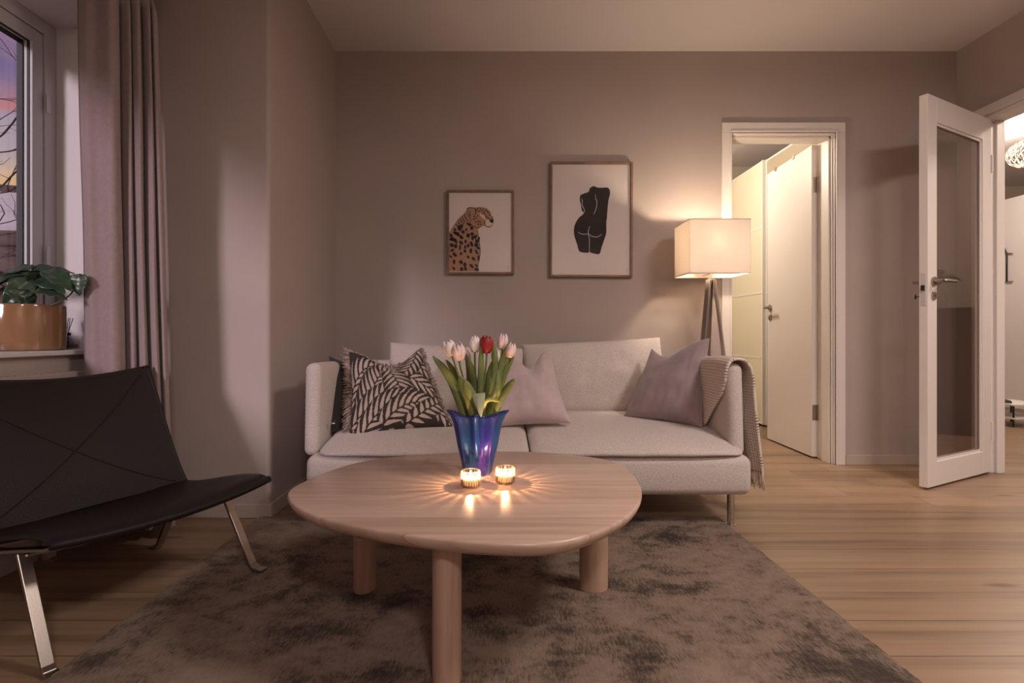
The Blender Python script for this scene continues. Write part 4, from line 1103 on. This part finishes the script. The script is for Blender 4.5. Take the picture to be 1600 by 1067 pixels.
def art_torso(pr_, x0, x1, z0, z1, y):
    c = lambda pts: [crop4(a, b) for a, b in pts]
    body = [(1150, 310), (1160, 285), (1185, 270), (1212, 280), (1245, 281), (1280, 280), (1297, 295), (1300, 325), (1290, 365), (1284, 420), (1280, 480), (1275, 530), (1276, 590), (1262, 640), (1245, 690), (1228, 740), (1190, 738), (1164, 730), (1158, 718), (1152, 732), (1120, 732), (1088, 722), (1075, 680), (1055, 620), (1050, 575), (1060, 530), (1085, 490), (1118, 460), (1105, 440), (1098, 400), (1090, 365), (1094, 335), (1118, 322)]
    flat(pr_, 'torso', M_black, [smoothp(c(body), 4)], y)
    w = .0034
    S = [[(1198, 328), (1200, 355), (1209, 380), (1205, 420), (1195, 450), (1186, 466)], [(1103, 355), (1108, 375), (1106, 400), (1120, 430), (1122, 448), (1108, 456)],
         [(1160, 546), (1152, 575), (1150, 600), (1158, 640), (1158, 690), (1158, 732)], [(1078, 587), (1095, 600), (1125, 605), (1150, 600)], [(1152, 600), (1175, 618), (1215, 622), (1243, 603)]]
    flat(pr_, 'torso_lines', M_paper, [stroke(c(s_), w) for s_ in S], y-.0007, .0005)
    flat(pr_, 'signature', M_rad, [stroke(c([(1412, 848), (1424, 842), (1418, 858), (1428, 862)]), .0012)], y-.0006)
Yf = YB-.026; k_ = Yf/FPX
def fx(px): return (px-CX)*k_
def fz(py): return EYE-(py-CY)*k_
picture(fx(698), fx(803.5), fz(428.5), fz(296.5), 0, 'framed_picture', 'smaller framed print of a seated cheetah on the back wall', art_cheetah)
picture(fx(859), fx(988.5), fz(433), fz(252.5), math.radians(.3), 'framed_picture', 'larger framed print of a dark nude torso seen from behind', art_torso)

# ================================================================= FLOOR LAMP
LX, LY = 1.243, 3.07
lamp = thing('floor_lamp', 'tripod floor lamp with square cream shade glowing beside the doorway', 'lamp', (LX, LY, 0))
M_shade = bpy.data.materials.new('lamp_shade_linen'); M_shade.use_nodes = True; nt = M_shade.node_tree; nt.nodes.clear()
o_ = nt.nodes.new('ShaderNodeOutputMaterial'); mx = nt.nodes.new('ShaderNodeMixShader'); mx.inputs[0].default_value = .27
df_ = nt.nodes.new('ShaderNodeBsdfDiffuse'); tr = nt.nodes.new('ShaderNodeBsdfTranslucent'); df_.inputs[0].default_value = (.86, .80, .75, 1); tr.inputs[0].default_value = (.95, .88, .80, 1)
nt.links.new(df_.outputs[0], mx.inputs[1]); nt.links.new(tr.outputs[0], mx.inputs[2]); nt.links.new(mx.outputs[0], o_.inputs[0])
hw, hd, z0, z1 = .169, .125, 1.151, 1.449
m = MB(); th = .0015
m.box(LX-hw, LX+hw, LY-hd, LY-hd+th, z0, z1).box(LX-hw, LX+hw, LY+hd-th, LY+hd, z0, z1).box(LX-hw, LX-hw+th, LY-hd+th, LY+hd-th, z0, z1).box(LX+hw-th, LX+hw, LY-hd+th, LY+hd-th, z0, z1)
sh = m.build('lamp_shade', M_shade, lamp)
for z in (z0, z1):
    m = MB()
    rectp = [(LX-hw, LY-hd, z), (LX+hw, LY-hd, z), (LX+hw, LY+hd, z), (LX-hw, LY+hd, z)]
    for a, b in zip(rectp, rectp[1:]+rectp[:1]): m.tube([a, b], .0028, 6)
    m.build('shade_hem', mat('shade_trim', (.78, .70, .62), .7), sh)
m = MB(); m.tube([(LX, LY, 1.13), (LX, LY, 1.25)], .008, 12); m.tube([(LX, LY, 1.118), (LX, LY, 1.135)], .018, 16); m.tube([(LX, LY, 1.20), (LX, LY, 1.25)], .016, 16)
m.tube([(LX-hw, LY, z0+.012), (LX+hw, LY, z0+.012)], .0025, 6); m.tube([(LX, LY-hd, z0+.012), (LX, LY+hd, z0+.012)], .0025, 6)
m.build('socket', M_steel, lamp, smooth=True, ang=40)
Mb = bpy.data.materials.new('lamp_bulb'); Mb.use_nodes = True; _b = Mb.node_tree.nodes['Principled BSDF']; _b.inputs['Emission Color'].default_value = (1, .74, .45, 1); _b.inputs['Emission Strength'].default_value = 3
m = MB(); m.lathe((LX, LY, 1.25), [(.010, 0), (.016, .012), (.028, .035), (.031, .055), (.026, .075), (.012, .088), (.001, .091)], 24); m.build('bulb', Mb, lamp, smooth=True).visible_shadow = True
for a in (math.radians(205), math.radians(325), math.radians(85)):
    d = Vector((math.cos(a), math.sin(a), 0)); sd = Vector((-d.y, d.x, 0))
    m = MB(); m.beam(Vector((LX, LY, 1.125))+d*.018, Vector((LX, LY, 0.0))+d*.150, .032, .016, sd, .030, .014); m.build('leg', M_steel, lamp, bevel=.002)
for dz, en in ((.30-.0, 0),): pass
light('lamp_bulb_light', 'POINT', (LX, LY-.045, 1.335), 19, (1.0, .78, .56), shadow_soft_size=.03)

# ================================================================= BEDROOM: WARDROBE
wr = thing('wardrobe', 'tall cream wardrobe with sliding panel doors in the bedroom', 'wardrobe', (2.66, 4.6, 0))
XW = 2.35
MB().box(XR-.02, XR-.005, 3.55, 5.45, .0, 2.35).box(XW+.06, XR-.005, 5.43, 5.45, 0, 2.36).box(XW+.06, XR-.005, 3.53, 3.55, 0, 2.36).box(XW+.06, XR-.005, 3.55, 5.43, 2.33, 2.36).box(XW+.06, XR-.005, 3.55, 5.43, 0, .08).box(XW+.08, XR-.02, 4.60, 4.62, .08, 2.33).build('carcass', M_wardframe, wr)
yd = 4.675
m = MB(); 
for i in range(4): m.box(XW, XW+.02, yd+.01, 5.44, .03+i*.5775+.006, .03+(i+1)*.5775-.006)
m.build('sliding_door', M_ward, wr)
def wframe(ya, yb_, x):
    m = MB()
    for i in range(5): m.box(x-.003, x+.021, ya+.018, yb_-.018, .03+i*.5775-.007, .03+i*.5775+.007)
    m.box(x-.004, x+.022, ya, ya+.018, .02, 2.35).box(x-.004, x+.022, yb_-.018, yb_, .02, 2.35); return m
wframe(yd, 5.45, XW).build('door_rails', M_wardframe, wr)
gd = MB().box(XW+.03, XW+.036, 3.6, yd-.01, .03, 1.185).build('glass_door', M_wardglass, wr)
MB().box(XW+.028, XW+.038, 3.6, yd-.01, 1.185, 2.34).build('olive_panel', mat('olive_glass_panel', (.42, .37, .27), .15), gd)
wframe(3.6, yd, XW+.028).build('glass_door_rails', M_wardframe, gd)
for z_ in (.45, .85, 1.2): MB().box(XW+.10, XR-.02, 3.56, 4.60, z_, z_+.018).build('shelf', M_wardframe, wr)
rnd = random.Random(8)
for i in range(9):
    ycl = 4.0+i*.065; 
    mt = [M_book, M_mauve, M_rad, M_cab][i % 4]
    z0_ = 1.235 if i % 2 else 1.222
    o = soft_box(XW+.14, XR-.10, ycl, ycl+.035, 1.32+rnd.uniform(0, .2), 2.12, .014).build('hanging_garment', mt, None, smooth=True, weld=True)
    o['label'] = ['black','mauve','brown','charcoal'][i % 4]+' garment hanging %s the bedroom wardrobe rail' % ['first on','second on','third on','fourth on','mid way along','sixth on','seventh on','last but one on','last on'][i]; o['category'] = 'clothing'; o['group'] = 'clothes hanging in the wardrobe'
for i, (z_, h_, mt) in enumerate(((.08, .30, M_book), (.468, .16, M_lilac), (.628, .14, M_cab), (.868, .12, M_rad), (.988, .10, M_book))):
    o = soft_box(XW+.14, XR-.12, 4.14, 4.52, z_, z_+h_, .03).build('folded_clothes', mt, None, smooth=True, weld=True)
    o['label'] = ['dark bundle on the wardrobe floor behind grey glass', 'pale folded stack on the lower wardrobe shelf', 'dark folded stack upon the pale one in the wardrobe', 'brown folded stack on the middle wardrobe shelf', 'black folded stack upon the brown one in the wardrobe'][i]; o['category'] = 'clothing'; o['group'] = 'folded clothes in the wardrobe'

# ================================================================= HALL
box_ = thing('hall_wardrobe', 'tall plain white cupboard at the far side of the hall', 'wardrobe', (5.6, 5.2, 0))
MB().box(5.30, 5.9, 4.5, 5.62, .06, 2.22).build('body', M_hallwhite, box_, bevel=.003)
MB().box(5.33, 5.9, 4.52, 5.6, 0, .06).build('plinth', M_hallwhite, box_)
MB().box(5.294, 5.30, 5.05, 5.06, .06, 2.22).build('door_gap', M_rad, box_)
# pendant
pc = W(1616, 238, 4.1)
pn = thing('pendant_lamp', 'woven oval pendant lamp hanging in the hall', 'lamp', pc)
m = MB()
def el(a, b): return pc+Vector((.165*math.cos(a)*math.cos(b), .165*math.sin(a)*math.cos(b), .115*math.sin(b)))
for k in range(22):
    for sg in (1, -1): m.tube([el(2*PI*k/22+sg*1.1*t, -PI/2*.85+t*PI*.85) for t in [i/14 for i in range(15)]], .0032, 5)
for b in (-1.3, 1.3): m.tube([el(2*PI*i/24, b) for i in range(25)], .004, 5)
m.build('woven_shade', mat('rattan', (.62, .50, .38), .7), pn, smooth=True)
mb_ = bpy.data.materials.new('pendant_bulb'); mb_.use_nodes = True; _b = mb_.node_tree.nodes['Principled BSDF']; _b.inputs['Emission Color'].default_value = (1, .8, .6, 1); _b.inputs['Emission Strength'].default_value = 2.5
MB().lathe(pc-Vector((0, 0, .04)), [(.002, 0), (.03, .012), (.04, .04), (.03, .07), (.002, .08)], 20).build('bulb', mb_, pn, smooth=True)
MB().tube([pc+Vector((0, 0, .04)), Vector((pc.x, pc.y, H))], .003, 6).build('cord', M_darkmetal, pn)
light('pendant_light', 'POINT', pc-Vector((0, 0, .02)), 70, (1.0, .80, .62), shadow_soft_size=.05)
# hanging wire organiser on the cupboard side: thin black frame
hk = thing('wall_hanger', 'thin black wire hanger frame on the white cupboard in the hall', 'hanger', (5.27, 5.5, 1.3))
m = MB(); Xh = 5.285
def hp(px, py): Y = Xh*FPX/(px-CX); return Vector((Xh, Y, EYE-(py-CY)*Y/FPX))
m.tube([hp(1567, 384), hp(1573, 396), hp(1573, 440), hp(1566, 440)], .008, 6); m.build('wire_frame', M_darkmetal, hk, smooth=True)
m = MB(); m.tube([hp(1566, 396), hp(1582, 396)], .006, 6); m.build('upper_rod', M_steel, hk)
m = MB(); m.tube([hp(1566, 440), hp(1582, 440)], .006, 6); m.build('lower_rod', M_steel, hk)
# shoe rack
sr = thing('shoe_rack', 'low white shoe rack standing on the hall floor', 'rack', (4.72, 4.9, 0))
c0 = W(1592, 652, 4.7); zt_ = .19
m = MB(); x0_, x1_, y0_, y1_ = 4.50, 4.85, 4.62, 5.0
MB().box(x0_, x1_, y0_, y1_, zt_, zt_+.016).build('top_shelf', M_hallwhite, sr, bevel=.004)
MB().box(x0_+.02, x1_, y0_, y1_, .07, .084).build('bottom_shelf', M_hallwhite, sr, bevel=.004)
for a, b in ((x0_+.03, y0_+.03), (x0_+.03, y1_-.03), (x1_-.03, y0_+.03), (x1_-.03, y1_-.03)): MB().tube([(a, b, 0), (a, b, zt_)], .007, 8).build('leg', M_darkmetal, sr)
m = MB(); rows = []
for i in range(13):
    t = i/12; w = .036*(math.sin(PI*min(1, .12+.8*t))**.5); h = .055-.03*t if t > .35 else .06; x = x0_+.04; y = y0_+.34-.27*t
    rows.append([Vector((x+w*math.cos(a), y, zt_+.0165+h*max(0, math.sin(a)))) for a in [PI*k/10 for k in range(11)]]+[Vector((x-w+2*w*k/4, y, zt_+.0165)) for k in range(5)])
m.grid(rows, close_v=True); m.f.append(tuple(range(16))); m.f.append(tuple(len(m.v)-16+i for i in range(16)))
sho = m.build('shoe', M_cab, None, smooth=True); tag(sho, 'black shoe lying on the white hall rack', 'shoe')
# dark cabinet, plant and picture that mirror in the glass door
cb = thing('hall_cabinet', 'dark cabinet in the hall mirrored in the glass door', 'cabinet', (4.5, 2.85, 0))
MB().box(4.30, 4.775, 2.1, 3.35, .05, 1.03).build('body', M_cab, cb, bevel=.004)
MB().box(4.33, 4.775, 2.12, 3.33, 0, .05).build('plinth', M_cab, cb)
for a in (2.11, 2.73): MB().box(4.288, 4.30, a, a+.61, .07, 1.01).build('door', M_cab, cb, bevel=.003)
gv = thing('glass_vase', 'round clear vase with a leafy stem on the dark hall cabinet', 'vase', (4.52, 3.02, 1.03))
m = MB(); m.lathe((4.52, 3.02, 1.03), [(.04, 0), (.07, .02), (.085, .07), (.07, .13), (.03, .17), (.03, .2)], 32, cap=False); m.build('bowl', M_glass, gv, smooth=True)
MB().tube(catmull([(4.52, 3.02, 1.035), (4.52, 3.02, 1.2), (4.5, 3.05, 1.32)], 5), .004, 6).build('stem', M_stem, gv, smooth=True)
for k in range(5):
    a = k*1.3; m = MB(); heart_leaf(m, Vector((4.5, 3.05, 1.27+.02*k)), (math.cos(a), math.sin(a), .1), (0, 0, 1), .14, .05); m.build('leaf', M_plant, gv, smooth=True, fix=False, solid=.001)
hp_ = thing('hall_picture', 'tall framed picture above the dark hall cabinet', 'picture', (4.76, 2.72, 1.35))
m = MB(); m.box(4.755, 4.78, 2.55, 2.57, 1.25, 1.95).box(4.755, 4.78, 2.88, 2.90, 1.25, 1.95).box(4.755, 4.78, 2.57, 2.88, 1.25, 1.27).box(4.755, 4.78, 2.57, 2.88, 1.93, 1.95); m.build('frame', M_frame, hp_)
MB().box(4.766, 4.779, 2.57, 2.88, 1.27, 1.93).build('print', M_paper, hp_)

# ================================================================= OUTSIDE
M_lakeslope = mat('lake_stand_in', (.82, .82, .76), .95, var=.1, vscale=.4)
M_brush = mat('brown_brush', (.20, .13, .085), .95, col2=(.07, .045, .03), vscale=1.2)
M_ridge = mat('dark_ridge', (.10, .06, .05), .95, var=.3, vscale=.3)
def terrain(name, d0, d1, z0, z1, mt, lab, amp):
    rows = []
    for i in range(9):
        t = i/8; d = d0+(d1-d0)*t; row = []
        for j in range(61):
            a = math.radians(95+j*1.4); x = d*math.cos(a); y = d*math.sin(a)
            z = z0+(z1-z0)*t+amp*nz3((x/d1*14, y/d1*14, i*.4))*t
            row.append(Vector((x, y, z)))
        rows.append(row)
    m = MB(); m.grid(rows); o = m.build(name, mt, None, smooth=True, fix=False); struct(o, lab)
terrain('lake_slope', 22, 60, 4.0, 12.7, M_lakeslope, 'pale slope standing in for the lake beyond the window', .5)  # made-up rising slope in place of the lake surface
terrain('ridge', 60, 70, 12.2, 15.4, M_ridge, 'dark wooded ridge on the horizon', .5)
terrain('ground_outside', 3.4, 22, -1.5, 4.0, M_brush, 'ground outside the window', .2)
# thicket of brown brush behind the glass
M_twig = mat('twig_bark', (.16, .10, .07), .95)
m = MB(); rnd = random.Random(4)
for i in range(620):
    th = math.radians(rnd.uniform(128, 142)); d = rnd.uniform(9, 12.5); x, y = d*math.cos(th), d*math.sin(th); z = d*.03-.4
    p = Vector((x, y, z)); pts = [p]; dr = Vector((rnd.uniform(-.5, .5), rnd.uniform(-.5, .5), 1)).normalized()
    hgt = rnd.uniform(.6, 1.0)*d*.145
    for k in range(5):
        dr = (dr+Vector((rnd.uniform(-.35, .35), rnd.uniform(-.35, .35), rnd.uniform(-.2, .1)))).normalized(); p = p+dr*hgt/4; pts.append(p)
    m.tube(pts, [.016, .013, .010, .007, .005, .003], 4)
tag(m.build('thicket', M_twig), 'brown leafless thicket outside the window', 'bushes', kind='stuff')
# bare tree
tr_ = thing('bare_tree', 'leafless tree with thin dark branches outside the window', 'tree', (-5.75, 5.4, -.3))
m = MB()
def grow(p, d, L_, r_, lv):
    pts = [p]; q = p
    for k in range(4):
        d = (d+Vector((rnd.uniform(-.3, .3), rnd.uniform(-.3, .3), rnd.uniform(-.16, .22)))).normalized(); q = q+d*L_/4; pts.append(q)
        if lv > 0 and k >= 1:
            for _ in range(1):
                dd = (d+Vector((rnd.uniform(-1, 1), rnd.uniform(-1, 1), rnd.uniform(-.5, .6)))).normalized(); grow(q, dd, L_*.68, r_*.55, lv-1)
    m.tube(pts, [r_*(1-.13*k) for k in range(5)], 5)
for z_, dx in ((1.2, .8), (1.9, .9), (2.4, .7), (3.0, .8), (2.1, .6), (1.5, -.7), (2.7, -.6), (3.4, .3)):
    grow(Vector((-5.75, 5.4, z_*.8)), Vector((dx, -.25, .35)).normalized(), .9, .018, 3)
m.build('branches', M_bark, tr_, smooth=True)
MB().tube([(-5.75, 5.4, -.5), (-5.78, 5.42, 1.2), (-5.72, 5.38, 2.4), (-5.76, 5.4, 3.6)], [.11, .09, .06, .03], 10).build('trunk', M_bark, tr_, smooth=True)
